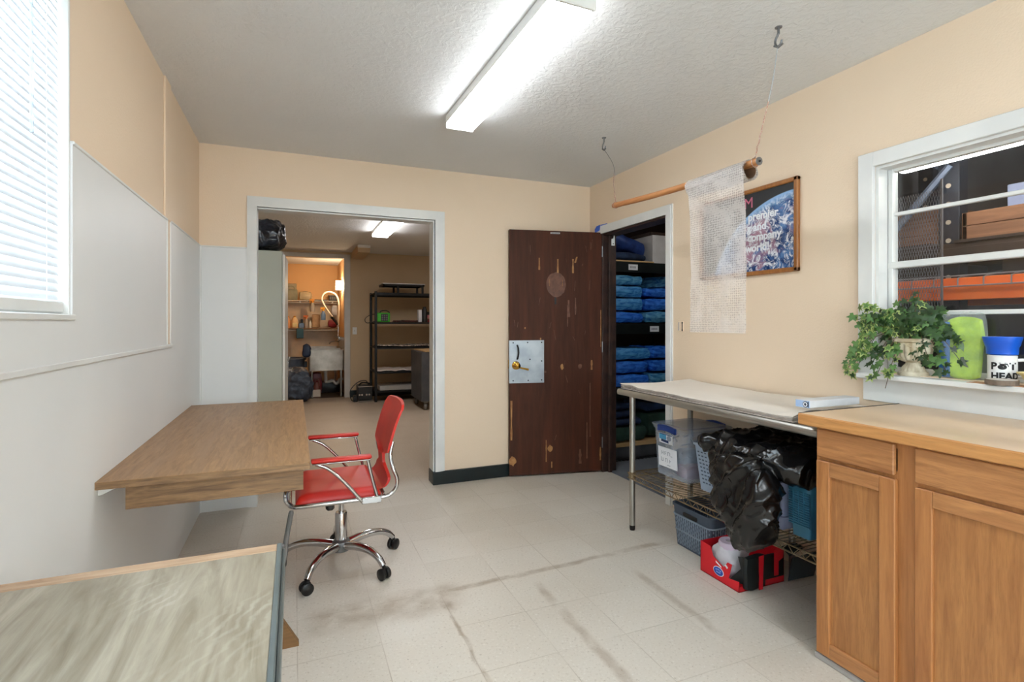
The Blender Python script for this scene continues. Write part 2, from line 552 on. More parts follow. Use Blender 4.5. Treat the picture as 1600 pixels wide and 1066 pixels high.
PACK_A = m_pack('light blue plastic wrapping', (92, 172, 232), (34, 104, 190))
PACK_B = m_pack('bright blue plastic wrapping', (62, 136, 240), (26, 80, 190))
PACK_C = m_pack('teal blue plastic wrapping', (104, 176, 214), (34, 98, 160))
SHELF_D = M('dark green black shelf steel', (38, 44, 44), 0.4, 0.4, c2=(28, 33, 34), nscale=6)
PLY = wood('pale raw pine', (214, 178, 128), (186, 146, 96), 'X', 0.7, 1.0)
BASKET = M('grey blue woven plastic', (138, 152, 166), 0.45, c2=(124, 138, 152))
BASKET_L = M('light blue grey plastic', (164, 182, 204), 0.42, c2=(152, 170, 192))
TEAL = M('teal plastic crate', (66, 128, 158), 0.4, c2=(54, 112, 142))
LAV = M('lavender grey plastic', (150, 156, 184), 0.42, c2=(138, 144, 172))
TOTE = clear('clear tote plastic', (196, 206, 220), 0.28, 0.12, bump=(14, 0.2, 0.01))
BLUEP = M('blue plastic', (30, 66, 148), 0.35, c2=(24, 56, 130))
BLUEB = M('bright blue plastic', (24, 96, 214), 0.32, c2=(20, 84, 196))
GLASS = None
def m_glass():
    t = NT('window glass')
    tr = t.node('ShaderNodeBsdfTransparent'); tr.inputs[0].default_value = (0.93, 0.95, 0.96, 1)
    gl = t.node('ShaderNodeBsdfGlossy'); gl.inputs['Roughness'].default_value = 0.03
    fr = t.node('ShaderNodeLayerWeight'); fr.inputs['Blend'].default_value = 0.5
    mx = t.node('ShaderNodeMixShader')
    t.put(mx.inputs[0], t.math('MULTIPLY_ADD', t.math('POWER', fr.outputs['Facing'], 5.0), 0.9, 0.04))
    t.t.links.new(tr.outputs[0], mx.inputs[1]); t.t.links.new(gl.outputs[0], mx.inputs[2])
    t.t.links.new(mx.outputs[0], t.out.inputs['Surface'])
    return t.mat
GLASS = m_glass()
def m_slat():
    t = NT('white translucent blind slat')
    tl = t.node('ShaderNodeBsdfTranslucent'); tl.inputs[0].default_value = lin((238, 244, 250))
    t.set(Base_Color=lin((218, 223, 228)), Roughness=0.5)
    mx = t.node('ShaderNodeMixShader'); mx.inputs[0].default_value = 0.035
    t.t.links.new(t.p.outputs[0], mx.inputs[1]); t.t.links.new(tl.outputs[0], mx.inputs[2])
    t.t.links.new(mx.outputs[0], t.out.inputs['Surface'])
    return t.mat
SLAT = m_slat()
def m_bubble():
    t = NT('bubble wrap film')
    x, y, z = t.xyz()
    v = t.voro(95, t.map((1, 1, 1)), rnd=0.25)
    n = t.noise(7, 4)
    tr = t.node('ShaderNodeBsdfTransparent'); tr.inputs[0].default_value = (0.97, 0.97, 0.97, 1)
    tl = t.node('ShaderNodeBsdfTranslucent'); tl.inputs[0].default_value = lin((236, 228, 222))
    t.set(Base_Color=lin((236, 230, 226)), Roughness=0.25)
    m1 = t.node('ShaderNodeMixShader'); m1.inputs[0].default_value = 0.3
    t.t.links.new(t.p.outputs[0], m1.inputs[1]); t.t.links.new(tl.outputs[0], m1.inputs[2])
    mx = t.node('ShaderNodeMixShader')
    fac = t.math('ADD', t.math('MULTIPLY', t.ramp(v, 0.25, 0.5), 0.34), t.math('MULTIPLY_ADD', t.ramp(n, 0.3, 0.7), 0.14, 0.28))
    t.put(mx.inputs[0], fac)
    t.t.links.new(tr.outputs[0], mx.inputs[1]); t.t.links.new(m1.outputs[0], mx.inputs[2])
    t.t.links.new(mx.outputs[0], t.out.inputs['Surface'])
    t.bump(v, 0.8, 0.004)
    return t.mat
BUBBLE = m_bubble()
FILM = clear('clear polythene film', (232, 240, 236), 0.16, 0.10, bump=(30, 0.6, 0.006))
STONE = M('aged cream stone', (224, 214, 190), 0.8, c2=(176, 160, 130), nscale=24, bump=(70, 0.4, 0.002))
LEAF_D = M('dark green ivy leaf', (36, 62, 30), 0.4, c2=(54, 86, 42), nscale=30)
LEAF_M = M('mid green ivy leaf', (70, 108, 50), 0.42, c2=(92, 130, 64), nscale=30)
LEAF_Y = M('pale variegated leaf edge', (166, 180, 106), 0.45, c2=(136, 158, 82), nscale=30)
STEM = M('brown vine stem', (92, 74, 50), 0.7)
LIME = M('lime green cloth', (196, 232, 34), 0.5, c2=(150, 190, 16), nscale=22, bump=(26, 0.9, 0.012))
ORANGE = M('orange painted steel', (246, 122, 48), 0.42, c2=(232, 106, 38), nscale=5)
RACKB = M('dark blue grey steel', (52, 58, 72), 0.45, 0.3, c2=(40, 44, 56), nscale=6)
RACKL = M('grey blue steel brace', (132, 146, 172), 0.4, 0.4, c2=(112, 126, 152), nscale=9)
CRATEW = wood('rough brown crate board', (150, 106, 78), (116, 78, 56), 'Y', 0.8, 1.0)
DARKBR = M('dark brown timber', (62, 46, 38), 0.7, c2=(44, 32, 28), nscale=9)
GREENL = M('lime green painted case', (70, 190, 50), 0.4, c2=(58, 168, 42))
AMBER = M('amber plastic', (222, 150, 30), 0.4, c2=(200, 128, 20))
MAROON = M('maroon plastic', (128, 22, 30), 0.4, c2=(104, 16, 24))
CREAM = M('cream plastic bottle', (226, 196, 150), 0.4, c2=(214, 182, 134))
TAN = M('tan canvas', (186, 154, 118), 0.85, c2=(168, 136, 102), nscale=14)
BLUEL = M('pale blue plastic', (96, 128, 172), 0.4)
TEALB = M('dark teal plastic', (44, 84, 96), 0.45, c2=(36, 72, 84))
SAGE = M('sage grey canvas', (142, 140, 118), 0.8, c2=(126, 124, 104), nscale=9)
PVC = M('white grey pvc pipe', (188, 180, 170), 0.45)
YBOWL = M('cream yellow glaze', (226, 206, 140), 0.3, c2=(216, 192, 122))
MUGW = M('white glazed mug', (240, 240, 238), 0.22)
# ------------------------------------------------------------------ the setting
def S(name, boxes, mat, parent=None, bv=0.0):
    b = MB()
    for q in boxes: b.box(*q[:6], bv=bv)
    return struct(name, b, mat, parent)

CZ = 2.44
XL, XR, YB, YF = -0.58, 2.39, 3.98, -2.3
FARY = 9.2
S('floor', [(-1.0, 2.45, YF - 0.1, FARY + 0.06, -0.05, 0.0), (2.45, 4.2, 4.95, FARY + 0.06, -0.05, 0)], FLOOR)
S('floor_closet', [(2.45, 4.1, 2.6, 4.95, -0.05, 0.001)], FLOOR_G)
S('floor_sink', [(-1.0, 1.2, FARY + 0.06, 11.4, -0.05, 0.0)], FLOOR_D)
S('floor_store', [(2.45, 6.2, -1.6, 2.6, -0.05, 0.0)], FLOOR_G)
S('ceiling', [(-0.8, 2.51, YF - 0.12, 4.04, CZ, CZ + 0.06)], CEIL)
S('ceiling_far', [(-1.0, 4.2, 4.04, FARY + 0.1, CZ, CZ + 0.06)], CEIL)
S('ceiling_sink', [(-1.0, 1.2, FARY + 0.1, 11.4, 2.42, CZ + 0.06)], CEIL)
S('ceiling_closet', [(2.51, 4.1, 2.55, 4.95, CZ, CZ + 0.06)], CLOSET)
S('ceiling_store', [(2.51, 6.2, -1.6, 2.6, 3.4, 3.46)], WALL_STORE)

W1 = (-0.90, 1.818, 1.27, 2.28)       # left window: y0 y1 z0 z1
W2 = (0.35, 1.535, 1.03, 1.945)      # inner window to the store
W4 = (-2.15, -1.15, 0.95, 2.2)        # window added out of view on the left wall, for more daylight
S('wall_left', [(-0.70, XL, YF - 0.12, W4[0], 0, CZ), (-0.70, XL, W4[1], W1[0], 0, CZ), (-0.70, XL, W4[0], W4[1], 0, W4[2]), (-0.70, XL, W4[0], W4[1], W4[3], CZ), (-0.70, XL, W1[1], 4.10, 0, CZ),
                (-0.70, XL, W1[0], W1[1], 0, W1[2]), (-0.70, XL, W1[0], W1[1], W1[3], CZ)], WALL)
S('wall_back', [(-0.58, -0.235, YB, 4.10, 0, CZ), (-0.235, 1.003, YB, 4.10, 2.045, CZ), (1.003, 2.51, YB, 4.10, 0, CZ)], WALL)
S('wall_right', [(XR, 2.51, YF, W2[0], 0, CZ), (XR, 2.51, W2[0], W2[1], 0, W2[2]), (XR, 2.51, W2[0], W2[1], W2[3], CZ),
                 (XR, 2.51, W2[1], 2.944, 0, CZ), (XR, 2.51, 2.944, 3.785, 2.0, CZ), (XR, 2.51, 3.785, YB, 0, CZ)], WALL)
S('wall_front', [(-0.70, 0.2, YF - 0.12, YF, 0, CZ), (1.7, 2.51, YF - 0.12, YF, 0, CZ), (0.2, 1.7, YF - 0.12, YF, 0, 0.55), (0.2, 1.7, YF - 0.12, YF, 2.25, CZ)], WALL)
b = MB()
for (x0, x1, z0, z1) in ((0.2, 0.25, 0.55, 2.25), (1.65, 1.7, 0.55, 2.25), (0.93, 0.97, 0.55, 2.25), (0.2, 1.7, 0.55, 0.60), (0.2, 1.7, 2.20, 2.25)): b.box(x0, x1, YF - 0.09, YF - 0.04, z0, z1, 0.003)
w = struct('added_window_front', b, TRIMW)  # window added behind the camera to let in fill daylight
b = MB(); b.box(0.22, 1.68, YF - 0.068, YF - 0.062, 0.58, 2.22); b.build('pane', GLASS, w)
# room beyond the cased opening
S('wall_far_back', [(-1.0, -0.40, FARY, FARY + 0.1, 0, CZ), (-0.40, 0.79, FARY, FARY + 0.1, 2.33, CZ), (0.79, 4.2, FARY, FARY + 0.1, 0, CZ)], WALL_FAR)
S('wall_far_left', [(-1.1, -0.78, 4.10, FARY, 0, CZ)], WALL_FAR)
S('wall_far_right', [(4.1, 4.2, 4.95, FARY, 0, CZ)], WALL_FAR)
S('wall_far_front', [(2.51, 4.1, 4.95, 5.05, 0, CZ)], WALL_FAR)
# sink alcove
S('wall_sink_back', [(-1.0, 1.2, 11.2, 11.3, 0, 2.42)], WALL_SINK)
S('trim_sink_lower', [(-0.9, 0.81, 11.194, 11.2, 0, 1.66)], M('cream lower wall', (214, 194, 166), 0.5))  # thin cream layer over the lower back wall, paler than above
S('wall_sink_right', [(0.81, 0.93, FARY + 0.1, 11.2, 0, 2.42)], WALL_SINK)
S('wall_sink_left', [(-1.0, -0.9, FARY + 0.1, 11.2, 0, 2.42)], WALL_SINK)
# closet
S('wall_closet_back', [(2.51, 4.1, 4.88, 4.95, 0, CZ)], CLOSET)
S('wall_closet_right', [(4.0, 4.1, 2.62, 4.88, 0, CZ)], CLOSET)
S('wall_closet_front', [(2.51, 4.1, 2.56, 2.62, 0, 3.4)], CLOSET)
# store beyond the inner window
S('wall_store_back', [(6.1, 6.2, -1.6, 2.56, 0, 3.4)], WALL_STORE)
S('wall_store_left', [(2.51, 6.1, -1.6, -1.5, 0, 3.4)], WALL_STORE)
S('wall_store_right', [(4.1, 6.1, 2.5, 2.56, 0, 3.4)], WALL_STORE)
S('wall_store_front', [(2.45, 2.51, YF, 2.56, 2.5, 3.4)], WALL_STORE)

# wall panels with slim caps
S('trim_panel_low', [(XL, XL + 0.006, YF, W4[0], 0, 1.137), (XL, XL + 0.006, W4[0], W4[1], 0, W4[2]), (XL, XL + 0.006, W4[1], 3.10, 0, 1.137), (XL, XL + 0.006, 3.10, YB, 0, 1.760)], PANEL)
S('trim_panel_high', [(XL, XL + 0.009, W4[1], W1[0], 1.141, 1.752), (XL, XL + 0.009, W1[0], W1[1], 1.141, W1[2]), (XL, XL + 0.009, W1[1], 2.990, 1.141, 1.752)], PANEL)
S('trim_panel_back', [(XL + 0.008, -0.297, YB - 0.006, YB, 0, 1.757)], PANEL)
S('trim_1', [(XL, XL + 0.014, W4[1], 3.10, 1.129, 1.145), (XL, XL + 0.013, W1[1], 2.999, 1.748, 1.758), (XL, XL + 0.013, 2.987, 2.999, 1.145, 1.75)], TRIMW, bv=0.002)
S('trim_2', [(XL, XL + 0.012, 3.095, YB, 1.757, 1.765), (XL, -0.297, YB - 0.012, YB, 1.755, 1.764), (XL, XL + 0.014, YB - 0.014, YB, 0, 1.757)], TRIMW, bv=0.002)
S('trim_batten', [(XL, XL + 0.009, 2.962, 3.084, 1.758, CZ)], WALL, bv=0.002)
# cased opening in the back wall
b = MB()
for (o, t) in ((0.0, 0.012), (0.014, 0.018), (0.03, 0.022)):
    b.box(-0.297 + o, -0.235, YB - t, YB, 0, 2.115 - o)
    b.box(1.003, 1.080 - o, YB - t, YB, 0.10, 2.115 - o)
    b.box(-0.235, 1.003, YB - t, YB, 2.045, 2.115 - o)
b.box(-0.247, -0.235, YB, 4.10, 0, 2.045); b.box(0.991, 1.003, YB, 4.10, 0.10, 2.045); b.box(-0.235, 0.991, YB, 4.10, 2.033, 2.045)
struct('trim_opening', b, TRIMW)
S('baseboard_back', [(0.985, 2.37, YB - 0.026, YB - 0.0005, 0, 0.10), (0.985, 1.003, YB - 0.0005, 4.10, 0, 0.10)], BASE, bv=0.003)
S('baseboard_far', [(0.86, 4.1, FARY - 0.012, FARY, 0, 0.115)], BASE)
# opening to the sink alcove
S('trim_sink_opening', [(0.775, 0.868, FARY - 0.02, FARY, 0, 2.40), (-0.45, 0.775, FARY - 0.02, FARY, 2.33, 2.40), (0.775, 0.80, FARY, FARY + 0.10, 0, 2.33)], TRIMG, bv=0.004)
S('trim_soffit', [(0.89, 1.07, 8.25, FARY, 2.33, CZ)], WALL_FAR)
b = MB(); b.box(0.885, 1.075, 8.23, 8.26, 2.40, CZ, 0.004)
struct('trim_soffit_end', b, TRIMW)
# closet casing and jamb
b = MB()
for (o, t) in ((0.0, 0.012), (0.012, 0.018)):
    b.box(XR - t, XR, 2.884 + o, 2.944, 0, 2.067 - o)
    b.box(XR - t, XR, 2.944, 3.845 - o, 2.0, 2.067 - o)
    b.box(XR - t, XR, 3.79, 3.845 - o, 0, 2.0)
b.box(XR, 2.51, 2.944, 2.956, 0, 2.0)
struct('trim_closet', b, TRIMW)
S('trim_closet_jamb', [(XR - 0.005, 2.52, 3.765, 3.789, 0, 2.0), (2.43, 2.46, 3.735, 3.765, 0, 1.985), (XR, 2.52, 2.956, 3.765, 1.985, 2.0)], DOOR_J, bv=0.003)
# window casing, sill, apron
b = MB()
b.box(XR - 0.02, XR, 1.535, 1.601, 1.005, 2.010, 0.002)
b.box(XR - 0.02, XR, W2[0] - 0.066, 1.535, 1.945, 2.010, 0.002)
b.box(XR - 0.02, XR, W2[0] - 0.066, W2[0], 1.005, 1.945, 0.002)
b.box(XR, 2.455, 1.522, 1.535, 1.03, 1.945)
b.box(XR, 2.455, W2[0], 1.522, 1.933, 1.945)
b.box(XR - 0.012, XR, W2[0] - 0.066, 1.583, 0.905, 1.006, 0.002)
struct('trim_window', b, TRIMW)
b = MB()
b.box(XR - 0.075, 2.50, W2[0] - 0.08, 1.575, 1.006, 1.028, 0.004)
b.m = 1
b.box(XR - 0.068, 2.45, 0.36, 1.16, 1.0275, 1.0295)
struct('trim_sill', b, [TRIMW, M('worn tan sill paint', (190, 140, 104), 0.6, c2=(170, 120, 86), nscale=7)])
# inner window
b = MB()
b.box(2.452, 2.49, 1.500, 1.533, 1.03, 1.945, 0.003)
b.box(2.452, 2.49, 1.517, 1.535, 1.03, 1.945, 0.003)
b.box(2.452, 2.49, W2[0], W2[0] + 0.03, 1.03, 1.945, 0.003)
b.box(2.455, 2.49, W2[0], 1.50, 1.922, 1.945, 0.003)
b.box(2.458, 2.480, W2[0], 1.50, 1.724, 1.740, 0.003)
b.box(2.450, 2.490, W2[0], 1.525, 1.492, 1.521, 0.004)
b.box(2.458, 2.485, W2[0], 1.50, 1.284, 1.302, 0.003)
b.box(2.452, 2.49, W2[0], 1.50, 1.03, 1.055, 0.003)
w = struct('window_2', b, TRIMW)
b = MB(); b.box(2.468, 2.472, W2[0] + 0.01, 1.510, 1.04, 1.935)
b.build('pane', GLASS, w)
# left window
b = MB()
b.box(-0.70, -0.665, W1[0], W1[0] + 0.04, W1[2], W1[3], 0.003)
b.box(-0.70, -0.665, W1[1] - 0.045, W1[1] - 0.004, W1[2], W1[3], 0.003)
b.box(-0.70, -0.665, W1[0], W1[1] - 0.004, W1[3] - 0.04, W1[3], 0.003)
b.box(-0.70, -0.665, W1[0], W1[1] - 0.004, W1[2], W1[2] + 0.03, 0.003)
b.box(-0.69, -0.668, W1[0], W1[1] - 0.004, 1.74, 1.77, 0.003)
w = struct('window_1', b, TRIMW)
b = MB(); b.box(-0.683, -0.680, W1[0] + 0.03, W1[1] - 0.04, W1[2] + 0.02, W1[3] - 0.03)
b.build('pane', GLASS, w)
b = MB()
for (y0, y1, z0, z1) in ((W4[0], W4[0] + 0.04, W4[2], W4[3]), (W4[1] - 0.04, W4[1], W4[2], W4[3]), (W4[0], W4[1], W4[2], W4[2] + 0.04), (W4[0], W4[1], W4[3] - 0.04, W4[3]), (W4[0], W4[1], 1.56, 1.59)): b.box(-0.70, -0.66, y0, y1, z0, z1, 0.003)
w = struct('added_window_left', b, TRIMW)  # added, never in view: daylight from here reaches the right wall
b = MB(); b.box(-0.683, -0.680, W4[0] + 0.03, W4[1] - 0.03, W4[2] + 0.03, W4[3] - 0.03)
b.build('pane', GLASS, w)
S('trim_window_left', [(-0.70, XL + 0.004, W1[1] - 0.010, W1[1], W1[2], W1[3]), (-0.70, XL + 0.016, W1[0], W1[1] + 0.004, W1[2] - 0.012, W1[2] + 0.004),
                       (-0.70, XL, W1[0], W1[0] + 0.01, W1[2], W1[3])], TRIMW, bv=0.002)

# ------------------------------------------------------------------ the open brown door
A_, B_ = Vector((1.607, 3.925, 0)), Vector((2.383, 3.7755, 0))
d_ = (B_ - A_).normalized()
door_rot = math.atan2(d_.y, d_.x)
DM = Matrix.Translation(A_) @ Matrix.Rotation(door_rot, 4, 'Z')   # local x along the leaf, -y towards the room
LEN = (B_ - A_).length
def dpt(u, v, h): return DM @ Vector((u, -h, v))
b = MB()
b.box(0, LEN, 0.0, 0.042, 0.012, 2.01, 0.002, DM)
def mark(poly, h=0.0006):
    b.prism(poly, dpt, -0.001, h)
def strip(u, z0, z1, w, lean=0.0):
    n = 5; L_ = []; R_ = []
    for i in range(n + 1):
        t = i / n; ww = w * (0.6 + 0.8 * rng.random()) / 2
        L_.append((u + lean * t - ww, z0 + (z1 - z0) * t)); R_.append((u + lean * t + ww, z0 + (z1 - z0) * t))
    mark(R_[:1] + R_[1:] + L_[::-1])
def blob(u, z, ru, rz, n=14, jag=0.35):
    mark([(u + ru * cos(2 * pi * k / n) * (1 - jag * rng.random()), z + rz * sin(2 * pi * k / n) * (1 - jag * rng.random())) for k in range(n)])
b.m = 2
blob(0.393, 1.567, 0.086, 0.105, 28, 0.06)
for (u, z0, z1, w) in ((0.56, 1.32, 1.46, 0.012), (0.50, 1.30, 1.44, 0.02), (0.687, 0.3, 0.75, 0.008), (0.49, 1.22, 1.40, 0.006), (0.66, 0.12, 0.42, 0.01), (0.60, 0.08, 0.2, 0.02)):
    strip(u, z0, z1, w)
for k in range(26):
    strip(rng.uniform(0.03, 0.77), (zz := rng.uniform(0.05, 1.9)), zz + rng.uniform(0.01, 0.09), rng.uniform(0.001, 0.004), rng.uniform(-0.02, 0.02))
blob(0.60, 0.89, 0.02, 0.025); blob(0.30, 0.85, 0.012, 0.012)
b.m = 1
strip(0.249, 1.685, 1.785, 0.014); strip(0.407, 1.662, 1.778, 0.014); strip(0.538, 1.664, 1.781, 0.012); strip(0.556, 1.75, 1.80, 0.014, 0.016)
strip(0.335, 1.555, 1.61, 0.008); strip(0.447, 1.555, 1.61, 0.008)
blob(0.442, 0.89, 0.017, 0.03); strip(0.701, 0.86, 0.94, 0.014); blob(0.343, 0.218, 0.026, 0.034); strip(0.307, 0.11, 0.29, 0.006)
blob(0.026, 0.13, 0.034, 0.046); strip(0.782, 1.05, 1.36, 0.006); strip(0.778, 0.10, 0.21, 0.012); strip(0.355, 0.06, 0.11, 0.01)
blob(0.13, 1.21, 0.008, 0.01); blob(0.26, 1.12, 0.007, 0.012); strip(0.016, 0.3, 0.62, 0.012)
b.m = 3
strip(0.387, 1.405, 1.465, 0.018)
b.m = 4
strip_r = (0.345, 0.425, 1.985, 1.997)
mark([(strip_r[0], strip_r[2]), (strip_r[1], strip_r[2]), (strip_r[1], strip_r[3]), (strip_r[0], strip_r[3])])
b.m = 3
for k in range(7):
    u0 = 0.352 + k * 0.010
    mark([(u0, 1.987), (u0 + 0.006, 1.987), (u0 + 0.006, 1.995), (u0, 1.995)], 0.001)
door = struct('door_1', b, [DOOR, DOOR_L, DOOR_S, BLACKP, CARD_W])
b = MB()
b.box(-0.003, 0.289, -0.004, 0.0, 0.762, 1.110, 0.001, DM)
b.m = 1
for (u, z) in ((0.03, 1.09), (0.15, 1.092), (0.268, 1.092), (0.268, 0.94), (0.268, 0.785), (0.155, 0.783), (0.03, 0.783), (0.17, 0.955)):
    b.lathe([(0.0, 0.006), (0.005, 0.0055), (0.006, 0.0)], (0, 0, 0), 8, DM @ Matrix.Translation((u, -0.004, z)) @ Matrix.Rotation(pi / 2, 4, 'X'))
pl = b.build('lock_plate', [PLATE, BLACKM], door)
b = MB()
b.tube([dpt(u, z, h) for (u, z, h) in ((0.064, 1.07, 0.003), (0.064, 1.066, 0.022), (0.068, 1.045, 0.030), (0.070, 1.012, 0.031), (0.067, 0.985, 0.029), (0.064, 0.962, 0.022), (0.064, 0.958, 0.003))], 0.006, 8)
b.build('pull_handle', BLACKM, door, smooth=True)
b = MB()
KM = DM @ Matrix.Translation((0.053, -0.004, 0.907)) @ Matrix.Rotation(pi / 2, 4, 'X')
b.lathe([(0.0, 0.0), (0.034, 0.0), (0.034, 0.004), (0.026, 0.010), (0.012, 0.014), (0.011, 0.028), (0.020, 0.034), (0.027, 0.046), (0.026, 0.058), (0.016, 0.066), (0.0, 0.068)], (0, 0, 0), 20, KM)
b.tube([dpt(0.06, 0.90, 0.03), dpt(0.10, 0.885, 0.036), dpt(0.15, 0.874, 0.032)], [0.007, 0.006, 0.009], 8)
b.build('knob', BRASS, door, smooth=True)
b = MB(); b.box(-0.006, 0.002, 0.012, 0.030, 0.88, 0.95, 0.001, DM); b.build('latch', BRASS, door)
for z in (0.25, 1.05, 1.85):
    b = MB(); b.tube([dpt(LEN + 0.004, z - 0.045, 0.004), dpt(LEN + 0.004, z + 0.045, 0.004)], 0.006, 8)
    b.build('hinge', GALV, door, smooth=True)

# ------------------------------------------------------------------ ceiling light
t = thing('ceiling_light', 'long white fluorescent ceiling light lit above the middle of the office', 'ceiling light', (0.895, 2.26, CZ), radians(1.2))
b = MB(); b.box(-0.081, 0.081, -0.655, 0.655, -0.048, 0.0, 0.003); b.build('housing', WHITEP, t, local=True)
b = MB()
b.prism([(-0.080, -0.048), (-0.080, -0.066), (-0.072, -0.076), (0.072, -0.076), (0.080, -0.066), (0.080, -0.048)], lambda u, v, h: (u, h, v), -0.645, 0.645)
b.build('diffuser', emit('lit office diffuser', (244, 250, 255), LAMP_MAIN), t, local=True)
for s in (-1, 1):
    b = MB(); b.box(-0.082, 0.082, s * 0.650 - 0.007, s * 0.650 + 0.007, -0.078, 0.0, 0.003); b.build('end_cap', WHITEP, t, local=True)
t = thing('ceiling_light', 'long white fill light added out of view on the near office ceiling', 'ceiling light', (0.95, -0.75, CZ), radians(1.2))  # added fixture behind the camera, raises the office brightness
b = MB(); b.box(-0.081, 0.081, -0.655, 0.655, -0.048, 0.0, 0.003); b.build('housing', WHITEP, t, local=True)
b = MB()
b.prism([(-0.080, -0.048), (-0.080, -0.066), (-0.072, -0.076), (0.072, -0.076), (0.080, -0.066), (0.080, -0.048)], lambda u, v, h: (u, h, v), -0.645, 0.645)
b.build('diffuser', emit('added rear diffuser', (244, 250, 255), FILL_REAR), t, local=True)
t = thing('ceiling_light', 'fill light added out of view on the far room ceiling, right of the opening', 'ceiling light', (3.1, 6.6, CZ))  # added unseen fixture that brightens the far room
b = MB(); b.box(-0.10, 0.10, -0.66, 0.66, -0.04, 0.0, 0.003); b.build('housing', WHITEP, t, local=True)
b = MB(); b.box(-0.09, 0.09, -0.65, 0.65, -0.075, -0.04, 0.004); b.build('diffuser', emit('added far diffuser', (250, 249, 250), 9.0), t, local=True)
t = thing('ceiling_light', 'small fill lamp added out of view on the closet ceiling', 'ceiling light', (3.0, 3.25, CZ))  # added unseen lamp, throws light on the shelved packs
b = MB(); b.lathe([(0, 0), (0.11, 0.0), (0.11, -0.02), (0, -0.02)], (3.0, 3.25, CZ), 24); b.build('housing', WHITEP, t, smooth=True)
b = MB(); b.lathe([(0.0, -0.075), (0.05, -0.07), (0.085, -0.05), (0.098, -0.02)], (3.0, 3.25, CZ), 24); b.build('shade', emit('added closet lamp', (255, 248, 238), FILL_CLOSET), t, smooth=True)
t = thing('ceiling_light', 'short lit ceiling light in the room beyond the white cased opening', 'ceiling light', (1.03, 6.30, CZ))
b = MB(); b.box(-0.10, 0.10, -0.66, 0.66, -0.04, 0.0, 0.003); b.build('housing', WHITEP, t, local=True)
b = MB(); b.prism([(-0.10, -0.04), (-0.10, -0.06), (-0.088, -0.075), (0.088, -0.075), (0.10, -0.06), (0.10, -0.04)], lambda u, v, h: (u, h, v), -0.655, 0.655)
b.build('diffuser', emit('lit far diffuser', (250, 249, 250), LAMP_FAR), t, local=True)
b = MB(); b.box(-0.102, 0.102, 0.648, 0.662, -0.077, 0.0, 0.002); b.build('end_cap', WHITEP, t, local=True)
# ------------------------------------------------------------------ more shape helpers
def rrect(x0, x1, y0, y1, r, n=4):
    out = []
    for (cx_, cy_, a0) in ((x1 - r, y1 - r, 0), (x0 + r, y1 - r, 90), (x0 + r, y0 + r, 180), (x1 - r, y0 + r, 270)):
        for k in range(n + 1):
            a = radians(a0 + 90 * k / n)
            out.append((cx_ + r * cos(a), cy_ + r * sin(a)))
    return out
def bin_shell(b, x0, x1, y0, y1, z0, z1, taper=0.02, wall=0.004, r=0.03, rim=0.01, rim_h=0.012):
    """open tub: tapered rounded rectangle with a rolled rim and a bottom"""
    def loop(e, z):
        return [(x, y, z) for x, y in rrect(x0 - e, x1 + e, y0 - e, y1 + e, max(0.004, r + e))]
    t = taper
    loops = [loop(-t, z0), loop(0, z1 - rim_h), loop(rim, z1 - rim_h), loop(rim, z1), loop(-wall, z1), loop(-t - wall, z0 + wall)]
    n = len(loops[0]); vs = []; fs = []
    for L_ in loops: vs += L_
    for i in range(len(loops) - 1):
        for k in range(n):
            k2 = (k + 1) % n
            fs.append((i * n + k, i * n + k2, (i + 1) * n + k2, (i + 1) * n + k))
    fs.append(tuple(range(n - 1, -1, -1))); fs.append(tuple((len(loops) - 1) * n + k for k in range(n)))
    b.add(vs, fs)
def frange(a, b_, step):
    n = max(1, int(round((b_ - a) / step)))
    return [a + (b_ - a) * k / n for k in range(n + 1)]

# ------------------------------------------------------------------ venetian blind
t = thing('venetian_blind', 'white slatted venetian blind covering the bright window at the left', 'blind', (-0.63, 1.2, 1.28))
b = MB()
y0, y1 = W1[0] + 0.02, W1[1] - 0.014
z = 1.325
while z < 2.235:
    a = radians(64)
    def f(u, v, z=z, a=a):
        s = (v - 0.5) * 0.030
        arc = 0.0022 * (1 - (2 * v - 1) ** 2)
        return (-0.604 + s * cos(a) + arc * sin(a), y0 + (y1 - y0) * u, z - s * sin(a) + arc * cos(a))
    b.grid(f, 2, 4)
    z += 0.0225
b.build('slats', SLAT, t, smooth=True)
b = MB(); b.box(-0.620, -0.586, y0, y1 + 0.002, 1.2765, 1.310, 0.004); b.build('bottom_rail', WHITEP, t)
b = MB(); b.box(-0.628, -0.582, y0, y1 + 0.002, 2.235, 2.275, 0.004); b.build('head_rail', WHITEP, t)
b = MB(); b.tube([(-0.574, 1.575, 2.24), (-0.572, 1.575, 1.85), (-0.572, 1.576, 1.70)], 0.004, 8); b.build('tilt_wand', clear('clear wand plastic', (214, 226, 236), 0.5), t, smooth=True)
for yy in (-0.5, 0.2, 0.85, 1.30, 1.70):
    b = MB()
    for dx in (-0.017, 0.017): b.tube([(-0.604 + dx, yy, 2.24), (-0.604 + dx, yy, 1.30)], 0.0012, 5)
    b.build('ladder_cord', WHITEP, t)

